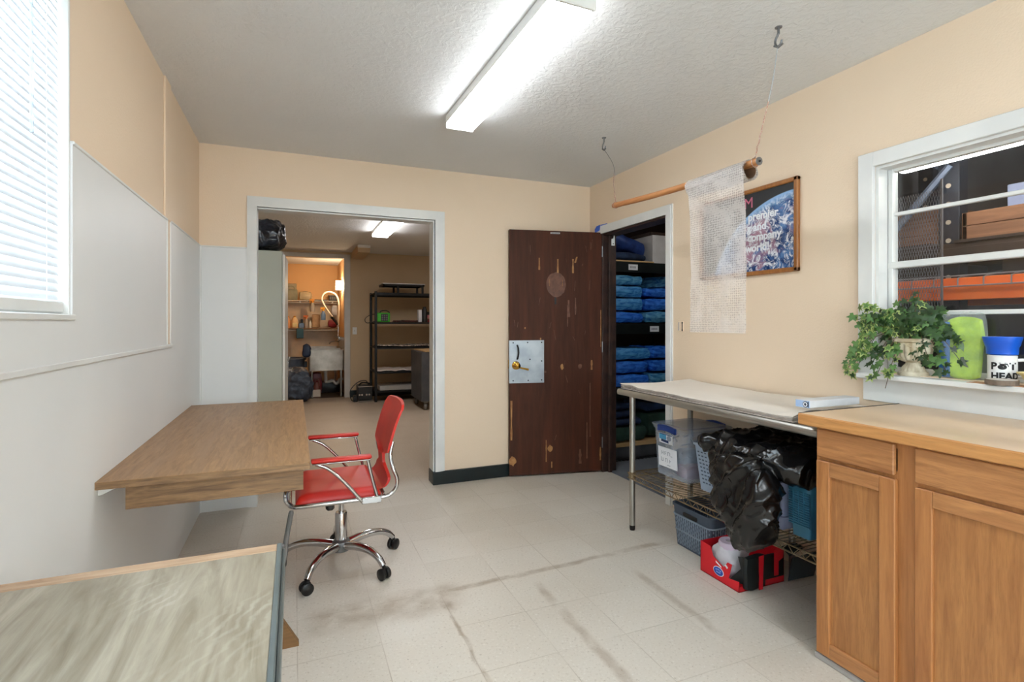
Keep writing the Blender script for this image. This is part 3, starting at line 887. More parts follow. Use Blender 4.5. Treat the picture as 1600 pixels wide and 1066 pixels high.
# ------------------------------------------------------------------ the two wall desks
t = thing('wall_desk', 'brown wood laminate desk fixed to the left wall, red chair pulled up to it', 'desk', (-0.26, 2.83, 0.65))
b = MB()
pts = [(-0.573, 2.0)] + [(0.052 - 0.02 + 0.02 * sin(radians(k)), 2.02 - 0.02 * cos(radians(k))) for k in (0, 30, 60, 90)] + [(0.052, 3.66), (-0.573, 3.66)]
b.prism(pts, lambda u, v, h: (u, v, h), 0.7305, 0.7535)
b.build('desk_top', DESK, t)
b = MB(); b.box(-0.570, 0.051, 1.9985, 2.0015, 0.7300, 0.7520); b.build('edge_band', DESK_E, t)
b = MB(); b.box(-0.500, 0.030, 2.025, 2.045, 0.652, 0.7302, 0.001); b.box(0.012, 0.030, 2.045, 3.63, 0.652, 0.7302, 0.001); b.box(-0.500, -0.482, 2.045, 3.63, 0.652, 0.7302, 0.001); b.build('apron', DESK_E, t)
for yy in (2.03, 3.40):
    b = MB(); b.prism([(-0.573, 0.705), (-0.573, 0.7302), (-0.525, 0.7302), (-0.525, 0.724), (-0.565, 0.705)], lambda u, v, h: (u, h, v), yy, yy + 0.03)
    b.build('wall_bracket', WHITEP, t)

t = thing('wall_desk', 'weathered grey wood laminate desk in the near left corner', 'desk', (-0.3, 0.5, 0.70))
b = MB(); b.box(-0.573, -0.036, -0.5, 1.262, 0.722, 0.7500, 0.001); b.build('desk_top', DESK_G, t)
b = MB(); b.box(-0.573, -0.036, 1.263, 1.300, 0.722, 0.7502, 0.001); b.build('back_edge', wood('pinkish oak edging', (206, 176, 146), (166, 132, 102), 'X', 0.5, 2.0), t)
b = MB(); b.box(-0.036, -0.026, -0.5, 1.300, 0.700, 0.7520, 0.002); b.box(-0.026, -0.019, -0.5, 1.298, 0.690, 0.738, 0.002); b.build('edge_strip', DESK_GE, t)
b = MB(); b.box(-0.056, -0.020, 1.3005, 1.318, 0.690, 0.744, 0.004); b.build('corner_bracket', GALV, t)
b = MB(); b.box(-0.573, -0.540, -0.4, 1.25, 0.62, 0.722, 0.002); b.build('wall_rail', DESK_E, t)

b = MB()
b.prism([(0.016, 0.0), (0.016, 0.012), (-0.055, 0.135), (-0.19, 0.30), (-0.22, 0.30), (-0.22, 0.0)], lambda u, v, h: (u, h, v), 2.19, 2.215)
o = b.build('wooden_wedge', wood('brown board', (142, 104, 62), (112, 80, 46), 'X', 0.55, 1.0))
tag(o, 'brown triangular wooden board standing on the floor behind the grey desk', 'wooden board')

# ------------------------------------------------------------------ red office chair
CX, CY = 0.223, 2.84
t = thing('office_chair', 'red leather office chair with chrome arms on a five star base', 'chair', (CX, CY, 0))
b = MB()
def seat(u, v):
    x = 0.004 + 0.385 * u; y = 2.605 + 0.47 * v
    e = min(u, 1 - u) * 0.385; g = min(v, 1 - v) * 0.47
    k = min(1, min(e, g) / 0.03)
    zz = 0.424 + 0.030 * (1 - (1 - k) ** 2.2) - 0.006 * (1 - abs(2 * v - 1)) 
    zz -= 0.012 * max(0, 1 - u / 0.15)
    return (x, y, zz)
b.grid(seat, 26, 26, thick=lambda u, v: (0, 0, 0.410 - seat(u, v)[2]))
b.build('seat', RED, t, smooth=50)
b = MB()
path = spline([(0.372, 0, 0.425), (0.415, 0, 0.435), (0.438, 0, 0.475), (0.430, 0, 0.54), (0.434, 0, 0.62), (0.466, 0, 0.74), (0.506, 0, 0.842)], 8)
NP = len(path) - 1
def hw(z):
    if z < 0.47: return 0.195
    if z < 0.53: return 0.195 - (0.195 - 0.070) * (0.5 - 0.5 * cos(pi * (z - 0.47) / 0.06))
    if z < 0.575: return 0.070
    if z < 0.61: return 0.070 + (0.215 - 0.070) * (0.5 - 0.5 * cos(pi * (z - 0.575) / 0.035))
    if z < 0.815: return 0.215 + 0.008 * (z - 0.60) / 0.2
    return 0.223 - 0.03 * ((z - 0.815) / 0.027) ** 2
def back(u, v):
    p = path[min(NP, int(round(v * NP)))]
    s = 2 * u - 1
    return (p.x + 0.018 * (1 - s * s) * (1 if p.z > 0.56 else 0.3) - 0.009, CY + s * hw(p.z), p.z - (0.006 * s * s if v > 0.95 else 0))
b.grid(back, 14, NP, thick=(0.014, 0, 0.004))
b.build('backrest', RED, t, smooth=50)
b = MB()
rail = []
for (x, y) in rrect(-0.020, 0.405, 2.583, 3.097, 0.045, 5): rail.append((x, y, 0.409))
b.tube(rail, 0.0105, 10, closed=True)
b.tube(spline([(-0.012, 2.60, 0.412), (-0.034, 2.592, 0.44), (-0.036, 2.60, 0.475), (-0.02, 2.615, 0.49)], 5), 0.010, 8)
b.build('seat_frame', CHROME, t, smooth=True)
b = MB()
b.tube(spline([(-0.012, 2.575, 0.400), (-0.022, 2.57, 0.345), (-0.035, 2.56, 0.27), (-0.040, 2.54, 0.21), (-0.060, 2.50, 0.16)], 6), [0.008] + [0.011] * 22 + [0.014] * 2, 8)
b.build('front_strut', GALV, t, smooth=True)
for s in (-1, 1):
    b = MB(); y = CY + s * 0.257
    b.tube(spline([(0.34, y, 0.409), (0.42, y, 0.412), (0.458, y, 0.445), (0.464, y - s * 0.004, 0.49), (0.446, y - s * 0.01, 0.54), (0.438, y - s * 0.04, 0.600), (0.452, y - s * 0.05, 0.66)], 6), 0.0095, 10)
    b.build('back_frame', CHROME, t, smooth=True)
for s in (-1, 1):
    y = CY + s * 0.272
    b = MB()
    b.tube(spline([(0.09, y, 0.602), (0.15, y, 0.570), (0.22, y, 0.500), (0.305, y, 0.395)], 6), 0.0085, 10)
    b.tube(spline([(0.322, y, 0.600), (0.345, y, 0.50), (0.375, y, 0.390)], 4), 0.0085, 10)
    b.box(0.075, 0.335, y - 0.020, y + 0.020, 0.600, 0.608, 0.003)
    b.box(0.295, 0.385, y - 0.012, y + 0.006, 0.393, 0.424, 0.003)
    b.box(0.31, 0.37, min(y, CY + s * 0.257), max(y, CY + s * 0.257), 0.397, 0.420)
    fr = b.build('arm_frame', CHROME, t, smooth=True)
    b = MB(); b.box(0.070, 0.340, y - 0.023, y + 0.023, 0.608, 0.624, 0.007, seg=3); b.build('armrest_pad', RED, fr, smooth=True)
b = MB(); b.lathe([(0.0, 0), (0.030, 0.0), (0.030, 0.17), (0.027, 0.176), (0.0, 0.176)], (CX, CY, 0.10), 20)
b.lathe([(0.0, 0), (0.013, 0.0), (0.013, 0.13), (0.0, 0.13)], (CX, CY, 0.27), 16); b.build('column', CHROME, t, smooth=True)
b = MB(); b.box(CX - 0.06, CX + 0.06, CY - 0.09, CY + 0.09, 0.385, 0.411, 0.008)
b.build('tilt_mechanism', BLACKP, t, smooth=True)
b = MB(); b.box(CX - 0.085, CX - 0.045, CY - 0.20, CY - 0.091, 0.352, 0.408, 0.010); b.build('tilt_lever', BLACKP, t, smooth=True)
b = MB(); b.lathe([(0.0, 0.0), (0.040, 0.0), (0.046, 0.02), (0.044, 0.05), (0.030, 0.06), (0, 0.06)], (CX, CY, 0.078), 20); b.build('base_hub', GALV, t, smooth=True)
for k in range(5):
    a = radians(-125 + 72 * k); ca, sa = cos(a), sin(a)
    pr = [(0.03, 0.108), (0.12, 0.122), (0.20, 0.120), (0.262, 0.098), (0.296, 0.064)]
    b = MB(); P3 = spline([(CX + r * ca, CY + r * sa, zz) for r, zz in pr], 6)
    b.tube(P3, [0.022 - 0.007 * i / (len(P3) - 1) for i in range(len(P3))], 12)
    lg = b.build('leg', CHROME, t, smooth=True)
    b = MB()
    c0 = Vector((CX + 0.300 * ca, CY + 0.300 * sa, 0.0285)); ang = a + 0.9 + k * 0.6
    tt = Vector((cos(ang), sin(ang), 0))
    MM = Matrix.Translation(c0) @ Matrix.Rotation(ang, 4, 'Z') @ Matrix.Rotation(pi / 2, 4, 'Y')
    for q in (-1, 1):
        b.lathe([(0.0, q * 0.006), (0.024, q * 0.006), (0.028, q * 0.010), (0.028, q * 0.022), (0.022, q * 0.026), (0.0, q * 0.027)], (0, 0, 0), 18, MM)
    b.lathe([(0.016, -0.012), (0.016, 0.012)], (0, 0, 0), 12, MM)
    b.tube([c0 + Vector((0, 0, 0.004)), c0 + Vector((0, 0, 0.036))], 0.009, 8)
    b.build('caster', BLACKP, lg, smooth=True)

# ------------------------------------------------------------------ hanging rod with bubble wrap
R0, R1 = Vector((1.850, 2.79, 1.987)), Vector((1.822, 1.655, 1.938))
t = thing('hanging_rod', 'pine rod hung from the ceiling on two wires, carrying the bubble wrap roll', 'rod', ((R0.x + R1.x) / 2, (R0.y + R1.y) / 2, 1.94))
b = MB(); n_ = 24
P3 = [R0.lerp(R1, i / n_) + Vector((0, 0, -0.012 * sin(pi * i / n_))) for i in range(n_ + 1)]
b.tube(P3, [0.0165 + 0.0012 * mnoise.noise(Vector((i * 0.7, 0, 0))) for i in range(n_ + 1)], 14); b.build('pole', ROD, t, smooth=True)
b = MB(); dd = (R1 - R0).normalized()
b.tube([R1, R1 + dd * 0.004], 0.0175, 14); b.m = 1; b.tube([R1 + dd * 0.004, R1 + dd * 0.008], 0.005, 8); b.build('end_plate', [GALV, BLACKM], t, smooth=True)
def wire_to(hook, rod, bend):
    b = MB()
    h2 = Vector(hook); r2 = Vector(rod)
    pts = spline([h2, h2.lerp(r2, 0.3) + Vector(bend), h2.lerp(r2, 0.62) + Vector(bend) * 0.4, r2 + Vector((0, 0, 0.018))], 10)
    tw = []
    for i, p in enumerate(pts):
        k = max(0.0, (i / len(pts) - 0.5)) * 2
        tw.append(p + Vector((0.003 * sin(i * 2.3) * k, 0.003 * cos(i * 2.3) * k, 0)))
    b.tube(tw[:len(tw) // 2 + 1], 0.0015, 6); b.m = 1; b.tube(tw[len(tw) // 2:], 0.0024, 6)
    b.tube([r2 + Vector((0.020 * cos(a), 0, 0.020 * sin(a))) for a in [2 * pi * k / 12 for k in range(12)]], 0.0022, 6, closed=True)
    return b
COPPER = M('reddish twisted wire', (150, 84, 62), 0.5, 0.4, c2=(196, 176, 160), nscale=160)
H0, H1 = Vector((1.835, 2.88, CZ)), Vector((1.797, 1.535, CZ))
wire_to(H1 + Vector((0, 0.004, -0.078)), R1 + Vector((0, 0.02, 0)), (0.004, -0.006, 0)).build('suspension_wire', [GALV, COPPER], t, smooth=True)
wire_to(H0 + Vector((0, -0.004, -0.078)), R0 + Vector((0, -0.02, 0)), (0.03, -0.02, 0.0)).build('suspension_wire', [GALV, COPPER], t, smooth=True)
for (H, lab) in ((H1, 'metal hook in the ceiling above the near end of the rod'), (H0, 'metal hook in the ceiling above the far end of the rod, nearer the closet')):
    th = thing('ceiling_hook', lab, 'hook', H, 0, 'hooks holding the rod')
    b = MB(); b.lathe([(0, 0), (0.014, 0.0), (0.014, -0.003), (0, -0.003)], H, 12); b.tube([H, H + Vector((0, 0, -0.028))], 0.005, 8); b.build('screw_eye', GALV, th, smooth=True)
    b = MB(); pp = [H + Vector((0, 0.016 * sin(a), -0.055 + 0.022 * cos(a))) for a in [radians(k) for k in range(20, 265, 20)]]
    b.tube([H + Vector((0, 0, -0.022))] + pp, 0.0045, 8)
    b.tube([H + Vector((0.0, -0.02, -0.076)), H + Vector((0.004, 0.004, -0.080)), H + Vector((0, 0.022, -0.066))], 0.0038, 6)
    b.build('hook', GALV, th, smooth=True)
t = thing('bubble_wrap_roll', 'roll of clear bubble wrap on the pine rod with a long sheet hanging down', 'bubble wrap', (1.83, 1.9, 1.2))
RC = 0.046
def rollc(y):
    k = (R0.y - y) / (R0.y - R1.y)
    p = R0.lerp(R1, k); return Vector((p.x, y, p.z - 0.012 * sin(pi * k) - RC + 0.020))
b = MB()
for rr, w in ((RC, 0.0), (RC - 0.004, 0.002), (RC - 0.008, 0.0)):
    def f(u, v, rr=rr):
        y = 2.070 - 0.368 * v; c = rollc(y); a = 2 * pi * u
        r_ = rr + 0.002 * mnoise.noise(Vector((cos(a) * 2, sin(a) * 2, y * 14)))
        return (c.x + r_ * cos(a), y + 0.004 * sin(3 * a), c.z + r_ * sin(a))
    b.grid(f, 40, 20)
b.build('roll', BUBBLE, t, smooth=True)
b = MB()
def f(u, v):
    y = 2.070 - 0.368 * v; c = rollc(y); a = 2 * pi * u
    return (c.x + (RC - 0.012) * cos(a), y, c.z + (RC - 0.012) * sin(a))
b.grid(f, 30, 2); b.build('core', M('brown cardboard core', (134, 100, 74), 0.8), t, smooth=True)
b = MB()
def f(u, v):
    y = 2.050 - 0.352 * u; c = rollc(y)
    zt = c.z + 0.01
    zz = zt + (1.205 - zt) * v
    off = RC * (1 - 0.35 * min(1, v * 4))
    return (c.x - off + 0.008 * mnoise.noise(Vector((y * 5, zz * 3, 1.7))) * v + 0.004 * mnoise.noise(Vector((y * 14, zz * 8, 4))), y + 0.004 * mnoise.noise(Vector((0, zz * 9, 3))), zz)
b.grid(f, 30, 70); b.build('hanging_sheet', BUBBLE, t, smooth=True)

# ------------------------------------------------------------------ framed poster
t = thing('framed_poster', 'oak framed poster of a blue planet with white lettering, behind the bubble wrap', 'poster', (XR, 2.25, 1.52))
py0, py1, pz0, pz1 = 1.908, 2.612, 1.516, 2.004
b = MB()
for (a0, a1, c0, c1) in ((py0, py1, pz0, pz0 + 0.024), (py0, py1, pz1 - 0.024, pz1), (py0, py0 + 0.026, pz0, pz1), (py1 - 0.026, py1, pz0, pz1)):
    b.box(XR - 0.024, XR - 0.0005, a0, a1, c0, c1, 0.005)
b.build('frame', FRAME_O, t)
def m_planet():
    q = NT('planet print')
    x, y, z = q.xyz()      # local to the frame's base: y runs along the wall, z up
    dy = q.math('SUBTRACT', y, -0.32); dz = q.math('SUBTRACT', z, -0.171)
    r = q.math('SQRT', q.math('ADD', q.math('MULTIPLY', dy, dy), q.math('MULTIPLY', dz, dz)))
    n1 = q.noise(11, 6, None, 0.6, 1.4); n2 = q.noise(5, 5, q.map((1, 1, 1), (0, 0, 0), (3, 1, 2)), 0.6, 0.8); n3 = q.noise(22, 5, None, 0.65, 2.0)
    sea = q.mix(q.ramp(n1, 0.4, 0.6), lin((36, 62, 112)), lin((90, 128, 180)))
    land = q.mix(q.ramp(n2, 0.50, 0.62), sea, lin((168, 128, 146)))
    cl = q.mix(q.ramp(n3, 0.47, 0.62), land, lin((236, 238, 244)))
    cl = q.mix(q.ramp(q.noise(7, 5, q.map((1, 1, 1), (0, 0, 0), (8, 4, 1)), 0.6, 1.8), 0.62, 0.72), cl, lin((44, 58, 92)))
    halo = q.mix(q.ramp(r, 0.545, 0.588), cl, lin((150, 190, 232)))
    col = q.mix(q.ramp(r, 0.590, 0.595), halo, lin((54, 56, 60)))
    q.set(Base_Color=col, Roughness=0.16)
    return q.mat
b = MB(); b.box(XR - 0.012, XR - 0.008, py0 + 0.02, py1 - 0.02, pz0 + 0.018, pz1 - 0.018); b.build('print', m_planet(), t)
b = MB()
def on_poster(y_left, zb):
    return lambda u, v, h: (XR - 0.0125 - h, y_left - u, zb + v)
for (s_, yl, zb, sz) in (('premier', 2.232, 1.826, 0.0615), ('g and', 2.240, 1.766, 0.0615), ('company', 2.236, 1.710, 0.0615), ('world!', 2.252, 1.651, 0.0615)):
    b.text(s_, on_poster(yl, zb), sz, 0.0016, 0.0016)
b.build('lettering', LABELW, t)
b = MB(); b.text('M', on_poster(2.262, 1.900), 0.085, 0.0, 0.0012)
b.build('letter', M('pink print', (212, 112, 140), 0.4), t)
b = MB()
b.box(XR - 0.008, XR - 0.0005, 2.777, 2.822, 1.194, 1.262, 0.002)
b.m = 1
b.box(XR - 0.0095, XR - 0.007, 2.815, 2.821, 1.200, 1.256); b.m = 2; b.box(XR - 0.0095, XR - 0.007, 2.781, 2.788, 1.200, 1.256)
b.lathe([(0.006, 0), (0.006, 0.003)], (0, 0, 0), 10, Matrix.Translation((XR - 0.010, 2.7845, 1.252)) @ Matrix.Rotation(pi / 2, 4, 'Y'))
b.lathe([(0.006, 0), (0.006, 0.003)], (0, 0, 0), 10, Matrix.Translation((XR - 0.010, 2.7845, 1.203)) @ Matrix.Rotation(pi / 2, 4, 'Y'))
tag(b.build('wall_plate', [WALL, INK_S, INK]), 'small beige wall plate with two dark slots right of the closet', 'wall plate')
# tape and hinge tab by the closet
b = MB(); b.prism([(3.862, 2.018), (3.790, 2.030), (3.778, 2.076), (3.838, 2.072), (3.866, 2.05)], lambda u, v, h: (XR - 0.0186 - h, u, v), 0, 0.0012)
b.prism([(3.80, 2.069), (3.70, 2.069), (3.70, 2.076), (3.80, 2.079)], lambda u, v, h: (XR - 0.002 - h, u, v), 0, 0.001)
tag(b.build('painters_tape', BLUEB), 'scrap of blue tape on the upper corner of the white closet casing', 'tape')
b = MB(); b.prism([(0.0, 0.0), (0.032, 0.0), (0.032, 0.10), (0.024, 0.10), (0.018, 0.06), (0.0, 0.055)], lambda u, v, h: (2.452 + u, 3.7345 - h, 1.90 + v), 0, 0.002)
b.m = 1; b.lathe([(0.005, 0), (0.005, 0.002)], (0, 0, 0), 8, Matrix.Translation((2.468, 3.7325, 1.915)) @ Matrix.Rotation(pi / 2, 4, 'X'))
tag(b.build('strike_plate', [WHITEP, BLACKM]), 'small white metal tab on the dark jamb at the top of the closet', 'metal plate')
# ------------------------------------------------------------------ steel work table
t = thing('work_table', 'stainless steel work table with wire undershelf along the right wall', 'table', (2.1, 2.1, 0))
b = MB()
prof = [(1.822, 0.832), (1.825, 0.843), (1.833, 0.850), (2.384, 0.850), (2.384, 0.800), (2.372, 0.800), (2.372, 0.846), (1.842, 0.846), (1.838, 0.815), (1.829, 0.815), (1.823, 0.822)]
b.prism(prof, lambda u, v, h: (u, h, v), 1.385, 2.715)
b.box(1.826, 2.38, 1.385, 1.389, 0.815, 0.848); b.box(1.826, 2.38, 2.711, 2.715, 0.815, 0.848)
b.build('table_top', STEEL, t, smooth=True)
LEGS = [(1.887, 2.648), (1.889, 1.404), (2.335, 2.655), (2.335, 1.404)]
for (x, y) in LEGS:
    b = MB(); b.tube([(x, y, 0.03), (x, y, 0.846)], 0.0175, 16)
    for k in range(30):
        b.tube([(x, y, 0.06 + k * 0.0254), (x, y, 0.0615 + k * 0.0254)], 0.0182, 16, caps=True)
    lg = b.build('leg', STEEL, t, smooth=True)
    b = MB(); b.lathe([(0.0, 0.0), (0.015, 0.0), (0.017, 0.012), (0.017, 0.03), (0, 0.03)], (x, y, 0), 14); b.build('foot', BLACKM, lg, smooth=True)
b = MB(); SX0, SX1, SY0, SY1, SZ = 1.868, 2.354, 1.392, 2.668, 0.345
for y in frange(SY0 + 0.02, SY1 - 0.02, 0.0235):
    b.tube([(SX0, y, SZ), (SX1, y, SZ)], 0.0021, 5)
for x in (1.97, 2.11, 2.25):
    b.tube([(x, SY0, SZ - 0.005), (x, SY1, SZ - 0.005)], 0.003, 5)
for (p, q) in (((SX0, SY0), (SX0, SY1)), ((SX1, SY0), (SX1, SY1)), ((SX0, SY0), (SX1, SY0)), ((SX0, SY1), (SX1, SY1))):
    for dz in (0, -0.030):
        b.tube([(p[0], p[1], SZ + dz), (q[0], q[1], SZ + dz)], 0.0036, 6)
    L_ = hypot(q[0] - p[0], q[1] - p[1]); n_ = int(L_ / 0.026) // 2 * 2
    b.tube([(p[0] + (q[0] - p[0]) * i / n_, p[1] + (q[1] - p[1]) * i / n_, SZ - (0.030 if i % 2 else 0)) for i in range(n_ + 1)], 0.0022, 5)
for (x, y) in LEGS:
    b.lathe([(0.0185, -0.034), (0.022, -0.034), (0.0215, 0.006), (0.0185, 0.006)], (x, y, SZ), 14)
b.build('wire_shelf', WIRE, t, smooth=True)
b = MB(); b.tube([(2.285, 1.872, 0.0), (2.285, 1.872, 0.338)], 0.016, 12); b.build('shelf_support', STEEL, t, smooth=True)

# paper on the table
t = thing('paper_stack', 'stack of large wavy newsprint sheets spread over the steel table', 'paper', (2.1, 2.1, 0.851))
PX0, PX1, PY0, PY1 = 1.834, 2.372, 1.500, 2.700
def wave(x, y, k):
    e = max(0.0, 1 - (x - PX0) / 0.25)
    w = 0.010 * e * (0.5 + 0.5 * mnoise.noise(Vector((y * 5.0, k * 0.35, 0.3)))) + 0.007 * e * max(0, mnoise.noise(Vector((y * 11, k * 0.6, 5)))) 
    far = max(0, (x - 2.12) / 0.25)
    w += 0.012 * far * (0.5 + mnoise.noise(Vector((y * 4, 2.2, 0))))
    lf = max(0.0, (y - 2.60) / 0.10)
    w += 0.006 * lf
    return w
def curl(x, y):
    s = max(0.0, 1 - (y - PY0) / 0.10)
    return 0.026 * sin(min(1, max(0, (x - PX0) / 0.24)) * pi) * s
def top(u, v):
    x = PX0 + (PX1 - PX0) * u; y = PY0 + (PY1 - PY0) * v
    x -= 0.004 * mnoise.noise(Vector((y * 7, 1.5, 0))) * (1 - u)
    return (x, y, 0.868 + 1.15 * wave(x, y, 1.0) + curl(x, y))
b = MB(); b.grid(top, 30, 70, thick=(0, 0, 0.0012)); b.build('top_sheet', PAPERM, t, smooth=60)
b = MB()
for k in range(4):
    def f(u, v, k=k):
        x = PX0 + 0.003 * ((k * 2) % 3) + (PX1 - PX0 - 0.012) * u; y = PY0 + 0.004 * ((k * 5) % 3) + (PY1 - PY0 - 0.01) * v
        h = (k + 1) / 4.0
        return (x, y, 0.8515 + 0.0155 * h + h * (1.1 * wave(x, y, 1.0 - 0.8 * (1 - h))) + (0.30 * curl(x, y) if k == 3 else 0))
    b.grid(f, 12, 60, thick=(0, 0, -0.0034))
b.build('lower_sheets', PAPERG, t, smooth=60)

# narrow carton on the paper beside the worktop
t = thing('roll_carton', 'long pale blue and white roll carton lying on the newsprint', 'carton', (2.1, 1.58, 0.888), 0)
b = MB(); b.box(1.990, 2.300, 1.545, 1.612, 0.8930, 0.924, 0.002); b.m = 1; b.box(1.986, 1.992, 1.547, 1.610, 0.894, 0.9225); b.box(1.990, 2.06, 1.610, 1.6135, 0.894, 0.923)
b.m = 2; b.lathe([(0.013, 0), (0.013, 0.0015)], (0, 0, 0), 16, Matrix.Translation((1.985, 1.563, 0.908)) @ Matrix.Rotation(pi / 2, 4, 'Y'))
b.box(1.9845, 1.9865, 1.548, 1.551, 0.896, 0.921)
b.build('box', [CARD_W, M('pale blue card', (176, 200, 232), 0.5, c2=(160, 188, 226)), M('dark print', (66, 70, 84), 0.5)], t)
b = MB(); b.tube([(1.9838, 1.563 + 0.008 * cos(a), 0.908 + 0.008 * sin(a)) for a in [2 * pi * k / 14 for k in range(14)]], 0.002, 5, closed=True); b.build('print_ring', LABELW, t)

# ------------------------------------------------------------------ clear tote
t = thing('storage_tote', 'clear plastic tote with blue latches and a handwritten white label', 'tote', (2.19, 2.47, 0.35))
TX0, TX1, TY0, TY1, TZ0, TZ1 = 2.010, 2.330, 2.305, 2.615, 0.350, 0.640
b = MB(); bin_shell(b, TX0, TX1, TY0, TY1, TZ0, TZ1, 0.018, 0.003, 0.035, 0.010, 0.014); b.build('tub', TOTE, t, smooth=True)
b = MB(); b.prism(rrect(TX0 - 0.014, TX1 + 0.014, TY0 - 0.014, TY1 + 0.014, 0.04), lambda u, v, h: (u, v, h), 0.641, 0.650)
b.prism(rrect(TX0 + 0.02, TX1 - 0.02, TY0 + 0.02, TY1 - 0.02, 0.03), lambda u, v, h: (u, v, h), 0.650, 0.656); b.build('lid', TOTE, t)
for (xa, xb) in ((TX0 - 0.030, TX0 - 0.016), (TX1 + 0.016, TX1 + 0.028)):
    b = MB()
    def f(u, v, xa=xa):
        y = 2.385 + 0.15 * u; s = sin(pi * u)
        return (xa + 0.004 * (1 - s), y, 0.616 + 0.034 * v + 0.010 * s)
    b.grid(f, 14, 3, thick=(xb - xa, 0, 0)); b.build('latch', BLUEP, t, smooth=True)
b = MB(); fx = TX0 - 0.0035
def tl(y_left, zb, lean=0.055):
    return lambda u, v, h: (fx + 0.012 - (zb + v - 0.36) * lean - h, y_left - u, zb + v)
g = tl(2.560, 0.405)
b.prism([(0, 0), (0.165, 0), (0.165, 0.115), (0, 0.115)], g, 0, 0.0012)
b.m = 1
for (uu, vv, ww, hh) in ((0.030, 0.070, 0.004, 0.022), (0.044, 0.070, 0.004, 0.022), (0.030, 0.079, 0.018, 0.003), (0.058, 0.070, 0.004, 0.022), (0.058, 0.088, 0.016, 0.003), (0.058, 0.079, 0.012, 0.003), (0.084, 0.070, 0.004, 0.022), (0.084, 0.089, 0.014, 0.003), (0.102, 0.072, 0.004, 0.020), (0.110, 0.070, 0.015, 0.003),
                     (0.024, 0.032, 0.004, 0.022), (0.040, 0.032, 0.004, 0.020), (0.024, 0.031, 0.02, 0.003), (0.062, 0.030, 0.004, 0.022), (0.078, 0.030, 0.004, 0.022), (0.062, 0.050, 0.018, 0.003), (0.098, 0.030, 0.004, 0.020), (0.098, 0.040, 0.013, 0.003), (0.075, 0.012, 0.03, 0.003)):
    b.prism([(uu, vv), (uu + ww, vv), (uu + ww, vv + hh), (uu, vv + hh)], g, 0.001, 0.0016)
b.build('paper_label', [LABELW, INK_S], t)
b = MB(); g = tl(2.548, 0.545)
b.prism([(0, 0), (0.120, 0), (0.120, 0.056), (0, 0.056)], g, 0, 0.001)
b.m = 1; b.prism([(0.003, 0.022), (0.066, 0.022), (0.066, 0.050), (0.003, 0.050)], g, 0.001, 0.0014)
b.m = 2; b.prism([(0.02, 0.008), (0.085, 0.004), (0.085, 0.020), (0.02, 0.022)], g, 0.001, 0.0015)
b.prism([(0.003, 0.050), (0.117, 0.050), (0.117, 0.055), (0.003, 0.055)], g, 0.001, 0.0015)
b.m = 3; b.prism([(0.09 + 0.02 * cos(2 * pi * k / 12), 0.034 + 0.016 * sin(2 * pi * k / 12)) for k in range(12)], g, 0.001, 0.0016)
b.build('printed_sticker', [LABELW, M('cyan print', (70, 160, 206), 0.4), M('navy print', (24, 48, 104), 0.4), M('grey print', (150, 160, 176), 0.4)], t)
o = MB().lump((2.10, 2.40, 0.395), (0.12, 0.10, 0.075), 3, 0.012, 18, 0.5, 5).build('cloth_bundle', M('dusty pink cloth', (176, 120, 136), 0.7, bump=(40, 0.4, 0.004)), None, smooth=True)
tag(o, 'small dusty pink bundle inside the clear tote', 'cloth')
b = MB()
for k in range(9):
    p = Vector((rng.uniform(2.06, 2.30), rng.uniform(2.42, 2.58), rng.uniform(0.41, 0.58)))
    q = p + Vector((rng.uniform(-0.06, 0.06), rng.uniform(-0.09, 0.09), rng.uniform(-0.03, 0.09)))
    q.x = min(2.31, max(2.05, q.x)); q.y = min(2.59, max(2.36, q.y)); q.z = min(0.61, q.z)
    b.tube([p, q], 0.005, 6)
b.lump((2.18, 2.50, 0.42), (0.22, 0.16, 0.11), 8, 0.03, 12, 0.5, 6)
tag(b.build('packing_bundle', M('grey packing', (120, 132, 148), 0.5, c2=(92, 104, 124), nscale=20), None, smooth=True), 'grey jumbled packing inside the clear tote', 'packing')

